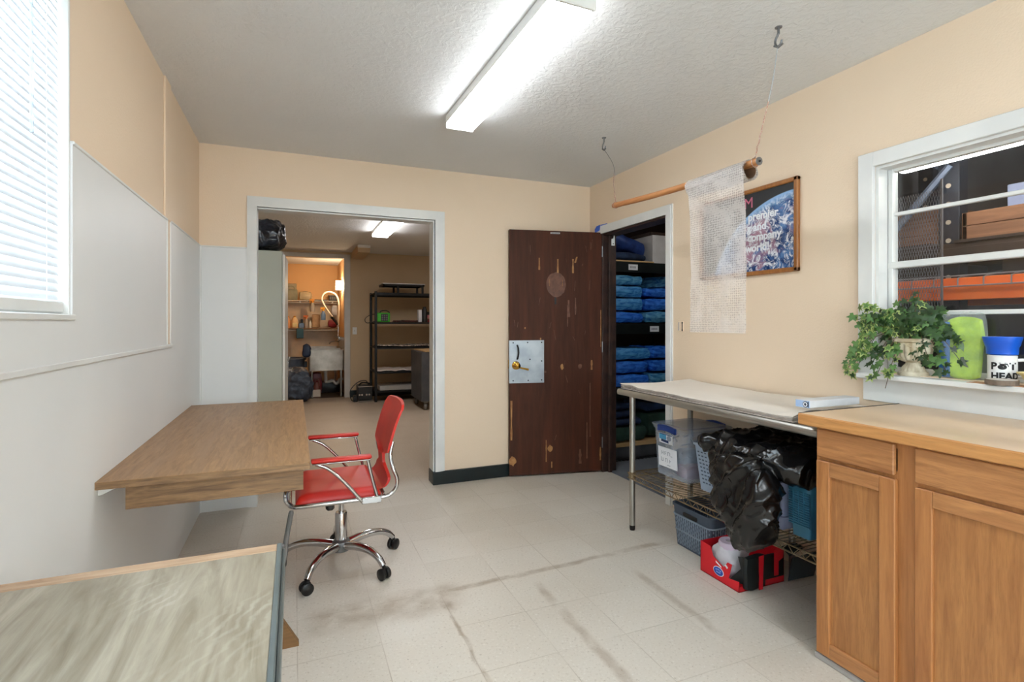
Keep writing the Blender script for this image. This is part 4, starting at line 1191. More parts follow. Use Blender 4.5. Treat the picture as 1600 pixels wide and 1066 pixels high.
# ------------------------------------------------------------------ baskets
def woven(t, x0, x1, y0, y1, z0, z1, mat_, dark, taper=0.02, rows=13, handle_axis='x'):
    b = MB(); bin_shell(b, x0, x1, y0, y1, z0, z1, taper, 0.004, 0.03, 0.007, 0.012)
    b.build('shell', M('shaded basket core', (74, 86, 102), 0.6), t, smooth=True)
    b = MB()
    H = z1 - z0 - 0.075
    per = rrect(x0, x1, y0, y1, 0.03, 2)
    L_ = [0.0]
    for i in range(len(per)):
        p, q = per[i], per[(i + 1) % len(per)]
        L_.append(L_[-1] + hypot(q[0] - p[0], q[1] - p[1]))
    n_ = int(L_[-1] / 0.0165)
    cxm, cym = (x0 + x1) / 2, (y0 + y1) / 2
    for k in range(n_):
        s = L_[-1] * k / n_
        i = max(j for j in range(len(per)) if L_[j] <= s); f_ = (s - L_[i]) / max(1e-6, L_[i + 1] - L_[i])
        p, q = per[i], per[(i + 1) % len(per)]
        X_, Y_ = p[0] + (q[0] - p[0]) * f_, p[1] + (q[1] - p[1]) * f_
        pts = []
        for r_ in range(rows + 1):
            zz = z0 + 0.012 + H * r_ / rows
            e = taper * (1 - (zz - z0) / (z1 - z0)) 
            wv = 0.0028 * (1 if (r_ + k) % 2 else -0.6)
            dx, dy = X_ - cxm, Y_ - cym
            nx = 0.0; ny = 0.0
            if abs(dx) / (x1 - x0) > abs(dy) / (y1 - y0): nx = 1 if dx > 0 else -1
            else: ny = 1 if dy > 0 else -1
            sx = 1 - 2 * e / (x1 - x0); sy = 1 - 2 * e / (y1 - y0)
            pts.append((cxm + dx * sx + nx * wv, cym + dy * sy + ny * wv, zz))
        b.tube(pts, 0.0042, 5)
    for zz in (z0 + 0.012 + H * 0.5, z0 + 0.016 + H):
        e = taper * (1 - (zz - z0) / (z1 - z0)) - 0.004
        b.tube([(x, y, zz) for x, y in rrect(x0 + e, x1 - e, y0 + e, y1 - e, 0.03, 3)], 0.0045, 6, closed=True)
    b.build('weave', mat_, t, smooth=True)
    b = MB()
    b.prism(rrect(-0.055, 0.055, -0.011, 0.011, 0.009), lambda u, v, h: (x0 - 0.0015 - h, cym + u, z1 - 0.038 + v), 0, 0.002)
    b.build('handle_slot', dark, t)
t = thing('woven_basket', 'grey woven plastic basket on the floor under the wire shelf', 'basket', (2.13, 2.20, 0))
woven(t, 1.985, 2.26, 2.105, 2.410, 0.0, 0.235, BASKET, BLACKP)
t = thing('perforated_basket', 'pale blue perforated plastic basket on the wire shelf beside the clear tote', 'basket', (2.2, 2.05, 0.35))
x0, x1, y0, y1, z0, z1 = 2.005, 2.345, 1.880, 2.262, 0.350, 0.605
b = MB(); bin_shell(b, x0, x1, y0, y1, z0, z1, 0.03, 0.004, 0.03, 0.009, 0.012); b.build('shell', BASKET_L, t, smooth=True)
b = MB(); cym = (y0 + y1) / 2
for r_ in range(9):
    zz = z0 + 0.045 + r_ * 0.0205
    e = 0.03 * (1 - (zz - z0) / (z1 - z0))
    for k in range(13):
        yy = y0 + 0.035 + e + (y1 - y0 - 0.07 - 2 * e) * k / 12
        if zz > z1 - 0.078 and abs(yy - cym) < 0.085: continue
        b.box(x0 + e - 0.003, x0 + e + 0.001, yy - 0.006, yy + 0.006, zz - 0.0032, zz + 0.0032)
b.build('hole_pattern', M('shadowed grey blue plastic', (84, 98, 118), 0.6), t)
b = MB()
b.prism(rrect(-0.062, 0.062, -0.013, 0.013, 0.009), lambda u, v, h: (x0 + 0.003 - h, cym + u, z1 - 0.050 + v), 0, 0.004)
b.build('handle_slot', BLACKP, t)

# teal crate with lavender end
t = thing('slatted_crate', 'teal slatted plastic crate on the wire shelf right of the bin liner', 'crate', (2.1, 1.66, 0.35))
b = MB(); bin_shell(b, 1.955, 2.30, 1.515, 1.622, 0.350, 0.578, 0.012, 0.004, 0.02, 0.008, 0.03); b.build('shell', TEAL, t, smooth=True)
b = MB()
for k in range(15):
    zz = 0.404 + k * 0.0098
    b.tube([(1.958 - 0.004 + 0.010 * (0.57 - zz), 1.519, zz), (1.958 - 0.004 + 0.010 * (0.57 - zz), 1.617, zz)], 0.0036, 6)
for yy in (1.545, 1.570, 1.595): b.tube([(1.956, yy, 0.40), (1.952, yy, 0.565)], 0.003, 5)
b.build('slats', TEAL, t, smooth=True)
t = thing('storage_bin', 'lavender grey plastic bin squeezed between the bin liner and the teal crate', 'bin', (2.1, 1.72, 0.35))
b = MB(); bin_shell(b, 1.945, 2.29, 1.640, 1.735, 0.350, 0.560, 0.014, 0.004, 0.016, 0.006, 0.012); b.build('shell', LAV, t, smooth=True)
b = MB(); b.tube([(x, y, 0.405) for x, y in rrect(1.951, 2.285, 1.646, 1.729, 0.016, 3)], 0.005, 6, closed=True); b.build('rib', LAV, t, smooth=True)

# ------------------------------------------------------------------ black bin liner slumped over the shelf edge
b = MB()
b.lump((2.10, 1.73, 0.682), (0.36, 0.50, 0.11), 21, 0.03, 6, 0.7, 10)
b.lump((1.95, 1.71, 0.668), (0.30, 0.44, 0.13), 23, 0.03, 6, 0.8, 10)
b.lump((1.845, 1.84, 0.570), (0.13, 0.20, 0.20), 25, 0.03, 8, 0.7, 10)
b.lump((1.775, 1.67, 0.520), (0.15, 0.25, 0.30), 27, 0.03, 7, 0.6, 12)
b.lump((1.770, 1.655, 0.420), (0.13, 0.19, 0.20), 29, 0.025, 7, 0.7, 10)
b.lump((1.935, 1.985, 0.672), (0.16, 0.16, 0.07), 30, 0.02, 7, 0.6, 8)
def crease(p, n):
    a = abs(mnoise.noise(p * 6.0 + Vector((3, 1, 7)))); c = abs(mnoise.noise(p * 17 + Vector((9, 2, 2)))); d = mnoise.noise(p * 4.5)
    off = 0.010 * max(0, 1 - a * 2.2) ** 3 + 0.002 * max(0, 1 - c * 2.6) ** 2 - 0.004 + 0.018 * d
    fold = abs(mnoise.noise(Vector((p.y * 8 + p.z * 4, p.z * 2.6, p.x * 3))))
    off += 0.022 * max(0, 1 - fold * 2.0) ** 3
    f2 = abs(mnoise.noise(Vector((p.y * 19 + p.z * 8 + 4, p.z * 7.0 + p.x * 5, p.x * 9))))
    off += 0.012 * max(0, 1 - f2 * 2.4) ** 3
    return p + n * off
b.remesh(0.008, crease)
tag(b.build('trash_bag', BAGB, None, smooth=75), 'shiny black bin liner slumped over the front edge of the wire shelf', 'bag')

# ------------------------------------------------------------------ red drinks carton with the black bag in it
t = thing('drinks_carton', 'torn red and black card carton with a blue oval logo on the floor', 'carton', (2.05, 1.95, 0))
b = MB()
X0, X1, Y0, Y1, Hh = 1.900, 2.188, 1.838, 2.086, 0.150
b.box(X0, X1, Y0, Y1, 0.0, 0.004)
Pl = lambda u, v, h: (X0 + h, Y1 - u, v)           # face towards the room
for poly in ([(0, 0), (0, Hh), (0.068, Hh - 0.004), (0.085, 0.105), (0.085, 0)], [(0.085, 0), (0.085, 0.105), (0.155, 0.078), (0.155, 0)], [(0.155, 0), (0.155, 0.078), (0.178, 0.112), (0.205, 0.112), (0.185, 0.04), (0.185, 0)],
             [(0.185, 0), (0.185, 0.04), (0.248, 0.050), (0.248, 0)]):
    b.prism(poly, Pl, 0, 0.003)
b.prism([(0, 0), (X1 - X0, 0), (X1 - X0, Hh), (0, Hh)], lambda u, v, h: (X0 + u, Y1 - h, v), 0, 0.003)
b.prism([(0, 0), (0, 0.024), (X1 - X0, 0.034), (X1 - X0, 0)], lambda u, v, h: (X0 + u, Y0 + h, v), 0, 0.003)
b.prism([(0, 0), (Y1 - Y0, 0), (Y1 - Y0, Hh), (0, Hh)], lambda u, v, h: (X1 - h, Y0 + u, v), 0, 0.003)
b.build('card_box', REDB, t)
b = MB()
b.prism([(0.098, 0.006), (0.098, 0.162), (0.128, 0.164), (0.122, 0.030), (0.122, 0.006)], lambda u, v, h: (X0 + u, Y0 - 0.026 + h, v), 0, 0.002)
b.prism([(0.195, 0.055), (0.195, 0.175), (0.225, 0.182), (0.255, 0.160), (0.250, 0.132), (0.222, 0.120), (0.222, 0.055)], lambda u, v, h: (X0 + u, Y0 - 0.026 + h, v), 0, 0.002)
b.build('card_strip', REDB, t)
b = MB()
g = lambda u, v, h: (X0 - h, Y1 - u, v)
b.prism([(0.122 + 0.034 * cos(2 * pi * k / 24), 0.046 + 0.022 * sin(2 * pi * k / 24)) for k in range(24)], g, 0, 0.0008)
b.m = 1; b.prism([(0.122 + 0.030 * cos(2 * pi * k / 24), 0.046 + 0.019 * sin(2 * pi * k / 24)) for k in range(24)], g, 0.0008, 0.0014)
b.m = 2
for (uu, vv, ww, hh) in ((0.104, 0.049, 0.010, 0.006), (0.116, 0.051, 0.012, 0.006), (0.130, 0.048, 0.010, 0.006), (0.108, 0.038, 0.028, 0.006)): b.prism([(uu, vv), (uu + ww, vv), (uu + ww, vv + hh), (uu, vv + hh)], g, 0.0014, 0.0018)
b.m = 0; b.prism([(0.104, 0.084), (0.140, 0.070), (0.140, 0.076), (0.104, 0.091)], g, 0, 0.0008)
b.prism([(0.160, 0.092), (0.176, 0.080), (0.182, 0.088), (0.170, 0.098)], g, 0, 0.0008)
b.build('oval_logo', [LABELW, M('royal blue print', (30, 72, 176), 0.4), M('light blue print', (132, 170, 232), 0.4)], t)
b = MB()
b.lump((X0 + 0.082, Y0 - 0.010, 0.088), (0.125, 0.03, 0.155), 5, 0.006, 14, 0.35, 7)
b.box(X0 + 0.13, X1 - 0.005, Y0 - 0.006, Y0 + 0.004, 0.032, 0.150, 0.003)
b.prism([(0.0, 0.035), (0.060, 0.10), (0.045, 0.155), (0.085, 0.16), (0.08, 0.03)], lambda u, v, h: (X0 + 0.004 + u * 0.4, Y0 + 0.06 - u * 0.8 + h, v), 0, 0.003)
b.build('black_side', M('black green card', (14, 24, 24), 0.55, c2=(10, 18, 18)), t, smooth=True)
b = MB()
b.prism([(0.0, 0.02), (0.15, 0.03), (0.185, 0.13), (0.165, 0.145), (0.02, 0.125)], lambda u, v, h: (X1 - 0.012 + u * 0.93, Y0 - 0.035 - u * 0.16 + h, v), 0, 0.003)
b.prism([(0.03, 0.127), (0.16, 0.145), (0.12, 0.165), (0.02, 0.155)], lambda u, v, h: (X1 - 0.012 + u * 0.93, Y0 - 0.030 - u * 0.10 + h + (v - 0.12) * 1.6, v), 0, 0.002)
b.build('side_flap', M('black flap card', (16, 22, 24), 0.5, c2=(60, 70, 74), nscale=2), t)
t = thing('tissue_roll', 'white wrapped paper roll standing in the red carton', 'paper roll', (1.975, 1.985, 0.005))
b = MB(); b.lathe([(0.0, 0.0), (0.052, 0.0), (0.054, 0.02), (0.054, 0.165), (0.050, 0.172), (0.022, 0.172), (0.022, 0.14), (0, 0.14)], (1.985, 1.975, 0.005), 24); b.build('roll', M('pale lilac paper', (206, 188, 204), 0.7), t, smooth=True)
b = MB(); b.lump((1.985, 1.972, 0.082), (0.128, 0.135, 0.15), 4, 0.014, 16, 0.75, 9, 0.01); b.build('film', clear('crumpled clear wrap', (240, 240, 242), 0.55, 0.15, bump=(30, 0.6, 0.006)), t, smooth=60)

# ------------------------------------------------------------------ oak cabinet and worktop
t = thing('base_cabinet', 'honey oak base cabinet with two drawers and two panel doors', 'cabinet', (2.08, 0.8, 0))
CF = 1.808
KY1, KY0 = 1.376, 0.20
b = MB()
b.box(CF + 0.018, 2.372, KY1 - 0.014, KY1, 0.0, 0.866, 0.001); b.box(CF + 0.018, 2.372, KY0, KY0 + 0.014, 0.0, 0.866, 0.001)
b.box(CF + 0.02, 2.372, KY0, KY1, 0.03, 0.045); b.box(2.36, 2.372, KY0, KY1, 0.03, 0.866)
b.build('carcass', OAK, t)
b = MB()
for (y0, y1) in ((1.352, KY1), (1.038 - 0.006, 1.092), (0.62, 0.66), (KY0, 0.24)): b.box(CF, CF + 0.018, y0, y1, 0.022, 0.866, 0.001)
for (z0, z1) in ((0.842, 0.866), (0.732, 0.768), (0.022, 0.060)): b.box(CF + 0.0004, CF + 0.018, KY0 + 0.03, KY1 - 0.02, z0, z1)
b.build('face_frame', OAK, t)
b = MB(); b.box(CF - 0.010, CF + 0.004, KY0, KY1 + 0.004, 0.0, 0.022, 0.004); b.box(CF, 2.30, KY1, KY1 + 0.006, 0.0, 0.018, 0.002); b.build('base_strip', M('grey vinyl strip', (176, 170, 164), 0.45), t)
def drawer(y0, y1, z0, z1):
    b = MB(); b.box(1.790, CF, y0, y1, z0, z1, 0.004); b.build('drawer', OAK_H, t)
def cdoor(y0, y1, z0, z1, st, rl):
    b = MB()
    b.box(1.790, CF, y0, y0 + st, z0, z1, 0.003); b.box(1.790, CF, y1 - st, y1, z0, z1, 0.003)
    d = b.build('door', OAK, t)
    b = MB(); b.box(1.7905, CF, y0 + st, y1 - st, z0, z0 + rl, 0.0015); b.build('rail', OAK_H, d)
    b = MB(); b.box(1.7905, CF, y0 + st, y1 - st, z1 - rl, z1, 0.0015); b.build('rail', OAK_H, d)
    b = MB(); b.box(1.800, CF - 0.001, y0 + st - 0.002, y1 - st + 0.002, z0 + rl - 0.002, z1 - rl + 0.002)
    b.build('panel', OAK_P, d)
drawer(1.093, 1.365, 0.756, 0.860); cdoor(1.089, 1.366, 0.032, 0.744, 0.052, 0.052)
drawer(0.640, 1.032, 0.750, 0.860); cdoor(0.640, 1.032, 0.032, 0.737, 0.050, 0.050)
drawer(0.220, 0.600, 0.750, 0.860); cdoor(0.220, 0.600, 0.032, 0.737, 0.050, 0.050)
t = thing('worktop', 'tan laminate worktop with oak front edge on the cabinet under the window', 'worktop', (2.08, 0.8, 0.867))
b = MB(); b.box(1.775, 2.373, 0.16, 1.424, 0.868, 0.908, 0.003); b.build('slab', COUNTER, t)
b = MB(); b.box(1.766, 1.7755, 0.16, 1.425, 0.867, 0.909, 0.004); b.build('front_edge', COUNTER_E, t)
b = MB(); b.box(1.775, 2.373, 1.424, 1.428, 0.867, 0.9095, 0.001); b.build('end_strip', BLACKP, t)
# ------------------------------------------------------------------ ivy in a stone urn
UX, UY, UZ = 2.418, 1.398, 1.028
t = thing('potted_ivy', 'trailing green ivy in a cream fluted stone urn on the window sill', 'plant', (UX, UY, UZ))
b = MB()
prof = [(0.0, 0.0), (0.052, 0.0), (0.054, 0.010), (0.050, 0.018), (0.044, 0.020), (0.038, 0.034), (0.026, 0.052), (0.026, 0.056), (0.034, 0.059), (0.050, 0.067), (0.060, 0.082), (0.065, 0.104), (0.066, 0.130), (0.064, 0.140), (0.072, 0.144), (0.073, 0.154), (0.068, 0.158), (0.058, 0.156), (0.056, 0.140), (0.0, 0.138)]
def fl(a, z):
    k = 0.0
    if 0.064 < z < 0.134: k = 0.10
    elif 0.020 < z < 0.052: k = 0.11
    return 1 + k * abs(sin(a * 9)) - k * 0.5
b.lathe(prof, (UX, UY, UZ), 108, None, fl)
for k in range(6):
    a0 = 2 * pi * k / 6
    b.tube([(UX + 0.0655 * cos(a0 + 1.047 * i / 8), UY + 0.0655 * sin(a0 + 1.047 * i / 8), UZ + 0.138 - 0.014 * sin(pi * i / 8)) for i in range(9)], 0.0032, 6)
b.build('urn', STONE, t, smooth=50)
vines = []
cr = Vector((UX, UY, UZ + 0.15))
ends = [((2.345, 1.640, 1.030), 0.10), ((2.342, 1.600, 1.110), 0.12), ((2.345, 1.615, 1.010), 0.09), ((2.340, 1.575, 1.220), 0.08), ((2.345, 1.590, 1.265), 0.06), ((2.37, 1.545, 1.330), 0.03), ((2.352, 1.560, 1.170), 0.10),
        ((2.37, 1.49, 1.300), 0.03), ((2.40, 1.43, 1.335), 0.0), ((2.41, 1.372, 1.375), 0.0), ((2.43, 1.345, 1.325), 0.0), ((2.44, 1.30, 1.300), 0.02), ((2.43, 1.262, 1.255), 0.04), ((2.43, 1.225, 1.165), 0.07), ((2.42, 1.228, 1.10), 0.09),
        ((2.41, 1.27, 1.050), 0.10), ((2.44, 1.25, 1.045), 0.09), ((2.296, 1.435, 0.975), 0.09), ((2.300, 1.475, 1.02), 0.08), ((2.345, 1.53, 1.045), 0.09), ((2.36, 1.50, 1.10), 0.07), ((2.375, 1.330, 1.265), 0.03), ((2.36, 1.39, 1.27), 0.03),
        ((2.37, 1.45, 1.25), 0.03), ((2.38, 1.53, 1.27), 0.04), ((2.435, 1.48, 1.29), 0.02), ((2.44, 1.40, 1.31), 0.0), ((2.37, 1.28, 1.20), 0.05), ((2.35, 1.40, 1.225), 0.02), ((2.345, 1.555, 1.235), 0.06), ((2.36, 1.30, 1.08), 0.08), ((2.37, 1.365, 1.12), 0.04),
        ((2.345, 1.58, 1.08), 0.10), ((2.345, 1.625, 1.07), 0.10), ((2.40, 1.25, 1.21), 0.05), ((2.39, 1.31, 1.29), 0.02)]
bs = MB()
for (e, arch) in ends:
    e = Vector(e); m = cr.lerp(e, 0.5) + Vector((-0.01, 0, arch)); s = cr + Vector((rng.uniform(-0.04, 0.03), rng.uniform(-0.04, 0.04), 0))
    q = spline([s, s.lerp(m, 0.55) + Vector((0, 0, 0.03 + arch * 0.25)), m.lerp(e, 0.35), e], 8)
    q = [Vector((min(p.x, 2.345) if p.y > 1.50 else min(p.x, 2.442), p.y, max(p.z, 1.036) if p.x > 2.31 and p.y < 1.58 else p.z)) for p in q]
    bs.tube(q, 0.0014, 5); vines.append(q)
bs.build('stems', STEM, t, smooth=True)
LOBE = [(0.0, -0.05), (0.30, -0.30), (0.62, -0.10), (0.42, 0.14), (0.72, 0.52), (0.26, 0.46), (0.0, 1.0), (-0.26, 0.46), (-0.72, 0.52), (-0.42, 0.14), (-0.62, -0.10), (-0.30, -0.30)]
b = MB()
def leaf(p, nrm, up, size, kind):
    n = nrm.normalized(); u = (up - n * up.dot(n))
    if u.length < 1e-4: u = n.orthogonal()
    u.normalize(); w = n.cross(u)
    def pt(x, y, k):
        bend = -0.10 * (x * x) - 0.12 * y * y + 0.05
        return p + (w * x * 0.62 + u * y * 0.75) * size + n * (bend * size + k)
    N = len(LOBE); c = pt(0, 0.15, 0.0006)
    inner = [pt(x * 0.62, 0.15 + (y - 0.15) * 0.62, 0.0003) for x, y in LOBE]; outer = [pt(x, y, 0) for x, y in LOBE]
    b.m = {'d': 0, 'm': 1, 'v': 0, 'y': 1}[kind]
    b.add([c] + inner, [(0, 1 + i, 1 + (i + 1) % N) for i in range(N)])
    b.m = {'d': 0, 'm': 1, 'v': 2, 'y': 2}[kind]
    b.add(inner + outer, [(i, N + i, N + (i + 1) % N, (i + 1) % N) for i in range(N)])
for vi, q in enumerate(vines):
    n_ = len(q)
    low = vi < 7 or vi in (17, 18, 32, 33)
    for i in range(5, n_, 3 if n_ > 20 else 2):
        for rep in range(2):
            p = q[i] + Vector((rng.uniform(-0.022, 0.012), rng.uniform(-0.02, 0.02), rng.uniform(-0.014, 0.018)))
            if p.y > 1.50: p.x = min(p.x, 2.340)
            p.x = min(p.x, 2.438)
            if p.z < 1.045 and p.x > 2.30 and p.y < 1.58: p.z = 1.045
            nrm = Vector((-1.0, rng.uniform(-0.7, 0.5), rng.uniform(-0.1, 0.9)))
            up = Vector((rng.uniform(-0.3, 0.1), rng.uniform(-0.8, 0.8), rng.uniform(-1.0, 0.3)))
            r_ = rng.random()
            kind = ('v' if r_ < 0.22 else 'y' if r_ < 0.45 else 'm') if low else ('d' if r_ < 0.74 else 'm' if r_ < 0.94 else 'v')
            leaf(p, nrm, up, rng.uniform(0.032, 0.052), kind)
b.build('foliage', [LEAF_D, LEAF_M, LEAF_Y], t)

# ------------------------------------------------------------------ lime packet, mug and the rest on the sill
t = thing('clothing_packet', 'clear packet of lime green cloth leaning on the window behind the ivy', 'packet', (2.44, 1.22, 1.03))
b = MB(); b.lump((2.432, 1.220, 1.150), (0.026, 0.118, 0.235), 3, 0.008, 16, 0.35, 9); b.build('cloth', LIME, t, smooth=50)
b = MB(); b.lump((2.432, 1.220, 1.158), (0.036, 0.134, 0.262), 6, 0.006, 18, 0.25, 10, 0.006); b.build('film', FILM, t, smooth=50)
b = MB(); b.box(2.4155, 2.4165, 1.262, 1.300, 1.035, 1.255); b.build('header_card', M('blue printed card', (44, 112, 184), 0.45), t)
MX, MY = 2.411, 1.092
t = thing('coffee_mug', 'white mug printed in black with bold words and a coffee pot', 'mug', (MX, MY, 1.0295))
b = MB(); R_ = 0.042
b.lathe([(0.0, 0.0), (R_ - 0.004, 0.0), (R_, 0.004), (R_, 0.101), (R_ - 0.002, 0.103), (R_ - 0.005, 0.101), (R_ - 0.005, 0.008), (0.0, 0.008)], (MX, MY, 1.0295), 48)
b.build('body', MUGW, t, smooth=True)
# printing wraps the side that faces the room, centred on azimuth AZ
AZ = math.atan2(0 - MY, 0 - MX) + radians(2)
def on_mug(u0, z0):
    def g(u, v, h):
        a = AZ + (u0 + u) / R_        # reading left to right when seen from outside
        return (MX + (R_ + 0.0004 + h) * cos(a), MY + (R_ + 0.0004 + h) * sin(a), 1.0295 + z0 + v)
    return g
b = MB()
b.text('P', on_mug(-0.0345, 0.052), 0.035, 0.0014, 0.0006); b.text('T', on_mug(0.0185, 0.052), 0.035, 0.0014, 0.0006)
b.text('HEAD', on_mug(-0.0345, 0.017), 0.0325, 0.0014, 0.0006)
g = on_mug(0.0, 0.0)
b.prism([(-0.0015 + 0.0125 * cos(2 * pi * k / 20), 0.0605 + 0.0092 * sin(2 * pi * k / 20)) for k in range(20)], g, 0, 0.0006)
b.prism([(-0.009, 0.069), (0.008, 0.069), (0.008, 0.0725), (-0.009, 0.0725)], g, 0, 0.0006)
b.prism([(-0.011, 0.0745), (0.010, 0.0745), (0.010, 0.0765), (-0.011, 0.0765)], g, 0, 0.0006)
b.prism([(0.006, 0.070), (0.0125, 0.0745), (0.0165, 0.063), (0.0145, 0.062), (0.0115, 0.070), (0.006, 0.067)], g, 0, 0.0006)
b.build('printing', INK, t)
ha = AZ + radians(86)
b = MB(); b.tube(spline([(MX + r_ * cos(ha), MY + r_ * sin(ha), 1.0295 + zz) for r_, zz in ((R_ - 0.002, 0.085), (R_ + 0.022, 0.084), (R_ + 0.031, 0.056), (R_ + 0.022, 0.028), (R_ - 0.002, 0.024))], 6), 0.006, 10); b.build('handle', MUGW, t, smooth=True)
t = thing('plastic_cup', 'bright blue ribbed plastic cup nested in the white mug', 'cup', (MX, MY, 1.06))
b = MB()
b.lathe([(0.0, 0.030), (0.028, 0.030), (0.0345, 0.104), (0.044, 0.106), (0.0455, 0.132), (0.049, 0.138), (0.056, 0.166), (0.056, 0.170), (0.052, 0.168), (0.043, 0.138), (0.031, 0.104), (0.025, 0.036), (0.0, 0.036)], (MX, MY, 1.0295), 60, None, lambda a, z: 1 + (0.012 * cos(a * 30) if 0.105 < z < 0.134 else 0))
b.build('wall', BLUEB, t, smooth=50)
t = thing('wooden_disc', 'flat round brown slice with a pale top in front of the mug', 'disc', (2.337, 1.060, 1.0295))
DX, DY = 2.337, 1.060
b = MB(); b.lathe([(0.0, 0.0), (0.045, 0.0), (0.046, 0.003), (0.046, 0.017), (0.045, 0.0185), (0.0, 0.0185)], (DX, DY, 1.0295), 40)
b.build('side', M('grey brown bark', (128, 112, 98), 0.8, c2=(104, 90, 78), nscale=60), t, smooth=True)
b = MB(); b.lathe([(0.0, 0.0), (0.043, 0.0), (0.043, 0.0012), (0.0, 0.0012)], (DX, DY, 1.048), 40); b.build('top', M('pale disc top', (222, 214, 204), 0.6), t)
BX, BY = 2.372, 0.978
t = thing('small_bowl', 'small cream yellow bowl at the right end of the sill in view', 'bowl', (BX, BY, 1.0295))
b = MB(); b.lathe([(0.0, 0.0), (0.022, 0.0), (0.024, 0.004), (0.040, 0.036), (0.052, 0.044), (0.052, 0.048), (0.046, 0.046), (0.036, 0.036), (0.020, 0.010), (0.0, 0.010)], (BX, BY, 1.0295), 36); b.build('bowl', YBOWL, t, smooth=True)
t = thing('dark_mug', 'black mug with a red band behind the handle of the white mug', 'mug', (2.420, 0.905, 1.0295))
b = MB(); b.lathe([(0.0, 0.0), (0.036, 0.0), (0.038, 0.004), (0.038, 0.115), (0.034, 0.115), (0.034, 0.01), (0, 0.01)], (2.420, 0.905, 1.0295), 32); b.build('body', BLACKP, t, smooth=True)
b = MB(); b.lathe([(0.0384, 0.045), (0.0390, 0.047), (0.0390, 0.068), (0.0384, 0.070)], (2.420, 0.905, 1.0295), 32); b.build('band', RED, t, smooth=True)
# ------------------------------------------------------------------ closet shelving and wrapped packs
t = thing('storage_shelving', 'dark steel shelving inside the closet loaded with blue packs', 'shelving', (3.2, 4.3, 0))
CX0, CX1, CY0, CY1 = 2.56, 3.62, 4.05, 4.65
for (z, h) in ((1.815, 0.095), (1.245, 0.095), (0.655, 0.090)):
    b = MB(); b.box(CX0, CX1, CY0, CY1, z - 0.02, z, 0.002); b.box(CX0, CX1, CY0 - 0.012, CY0, z - h, z - 0.002, 0.002)
    sh = b.build('shelf', SHELF_D, t)
    if z > 1.7:
        b = MB(); b.box(CX0, 3.12, CY0 - 0.014, CY0 + 0.02, z, z + 0.012); b.build('wood_strip', PLY, sh)
b = MB(); b.box(CX0, CX1, CY0 - 0.012, CY1, 0.115, 0.150, 0.002); b.build('wood_shelf', PLY, t)
b = MB(); b.box(CX0, CX1, CY0 + 0.005, CY0 + 0.02, 0.0, 0.115, 0.002); b.build('kick_plate', GALV, t)
for (x, y) in ((2.60, CY0 - 0.016), (3.58, CY0 - 0.016), (2.60, CY1 + 0.004), (3.58, CY1 + 0.004)):
    b = MB(); b.box(x - 0.018, x + 0.018, y - 0.003, y + 0.003, 0.0, 2.2); b.build('post', SHELF_D, t)
def shelf_tag(x, z, w, h, lab):
    b = MB(); b.box(x - w / 2, x + w / 2, CY0 - 0.016, CY0 - 0.0125, z - h / 2, z + h / 2)
    b.m = 1
    for k in range(5): b.box(x - w * 0.34 + k * w * 0.14, x - w * 0.28 + k * w * 0.14, CY0 - 0.0168, CY0 - 0.016, z - h * 0.2, z + h * 0.18)
    tag(b.build('paper_label', [LABELW, M('grey marker', (96, 100, 116), 0.6)]), lab, 'label')
shelf_tag(2.885, 1.765, 0.10, 0.052, 'small white label on the edge of the upper closet shelf')
shelf_tag(3.125, 1.195, 0.10, 0.052, 'small white label on the edge of the middle closet shelf')
b = MB()
for k in range(24):
    x = 2.56 + 0.04 * k; b.tube([(x + 0.013 * cos(2 * pi * i / 8), CY0 - 0.045 + 0.013 * sin(2 * pi * i / 8), 0.004) for i in range(8)], 0.005, 5, closed=True)
b.box(2.55, 3.55, CY0 - 0.045, CY0 + 0.004, 0.001, 0.010)
tag(b.build('rubber_strip', BLACKP), 'dark scalloped rubber strip along the foot of the closet shelving', 'rubber strip')
def pack(x0, x1, y0, y1, z0, z1, m, seed, lab, grp, name='wrapped_pack', amp=0.012):
    z1 -= 0.002
    b = MB(); b.lump(((x0 + x1) / 2, (y0 + y1) / 2, (z0 + z1) / 2), (x1 - x0, y1 - y0, (z1 - z0)), seed, amp, 9, 0.28, 9)
    lo = min(p[2] for p in b.v); hi = max(p[2] for p in b.v); k = (z1 - z0) / (hi - lo)
    b.v = [(x, y, z0 + (z - lo) * k) for x, y, z in b.v]
    tag(b.build(name, m, None, smooth=60), lab, 'pack', grp)
mid = 'blue packs on the middle closet shelf'
zs = [1.246, 1.358, 1.486, 1.596, 1.702]
for i, (nm, m) in enumerate((('lowest', PACK_B), ('second from the bottom', PACK_A), ('third from the bottom', PACK_A), ('topmost', PACK_C))):
    pack(2.575 + 0.01 * (i % 2), 3.015 + 0.012 * (i == 1), 4.045 + 0.012 * (i % 2), 4.50, zs[i], zs[i + 1], m, 40 + i, 'blue wrapped pack, %s, left stack on the middle closet shelf' % nm, mid)
zs = [1.246, 1.366, 1.490, 1.590]
for i, nm in enumerate(('lowest', 'middle', 'topmost')):
    pack(3.035, 3.50, 4.05 + 0.012 * (i % 2), 4.50, zs[i], zs[i + 1], (PACK_C, PACK_B, PACK_B)[i], 50 + i, 'blue plastic wrapped pack, %s of the right stack on the middle closet shelf' % nm, mid)
pack(3.24, 3.56, 4.16, 4.52, 1.592, 1.715, PACK_C, 57, 'rolled dull teal pack lying on top of the right stack, middle closet shelf', mid)
low = 'blue packs on the lower closet shelf'
zs = [0.656, 0.782, 0.905, 1.030]
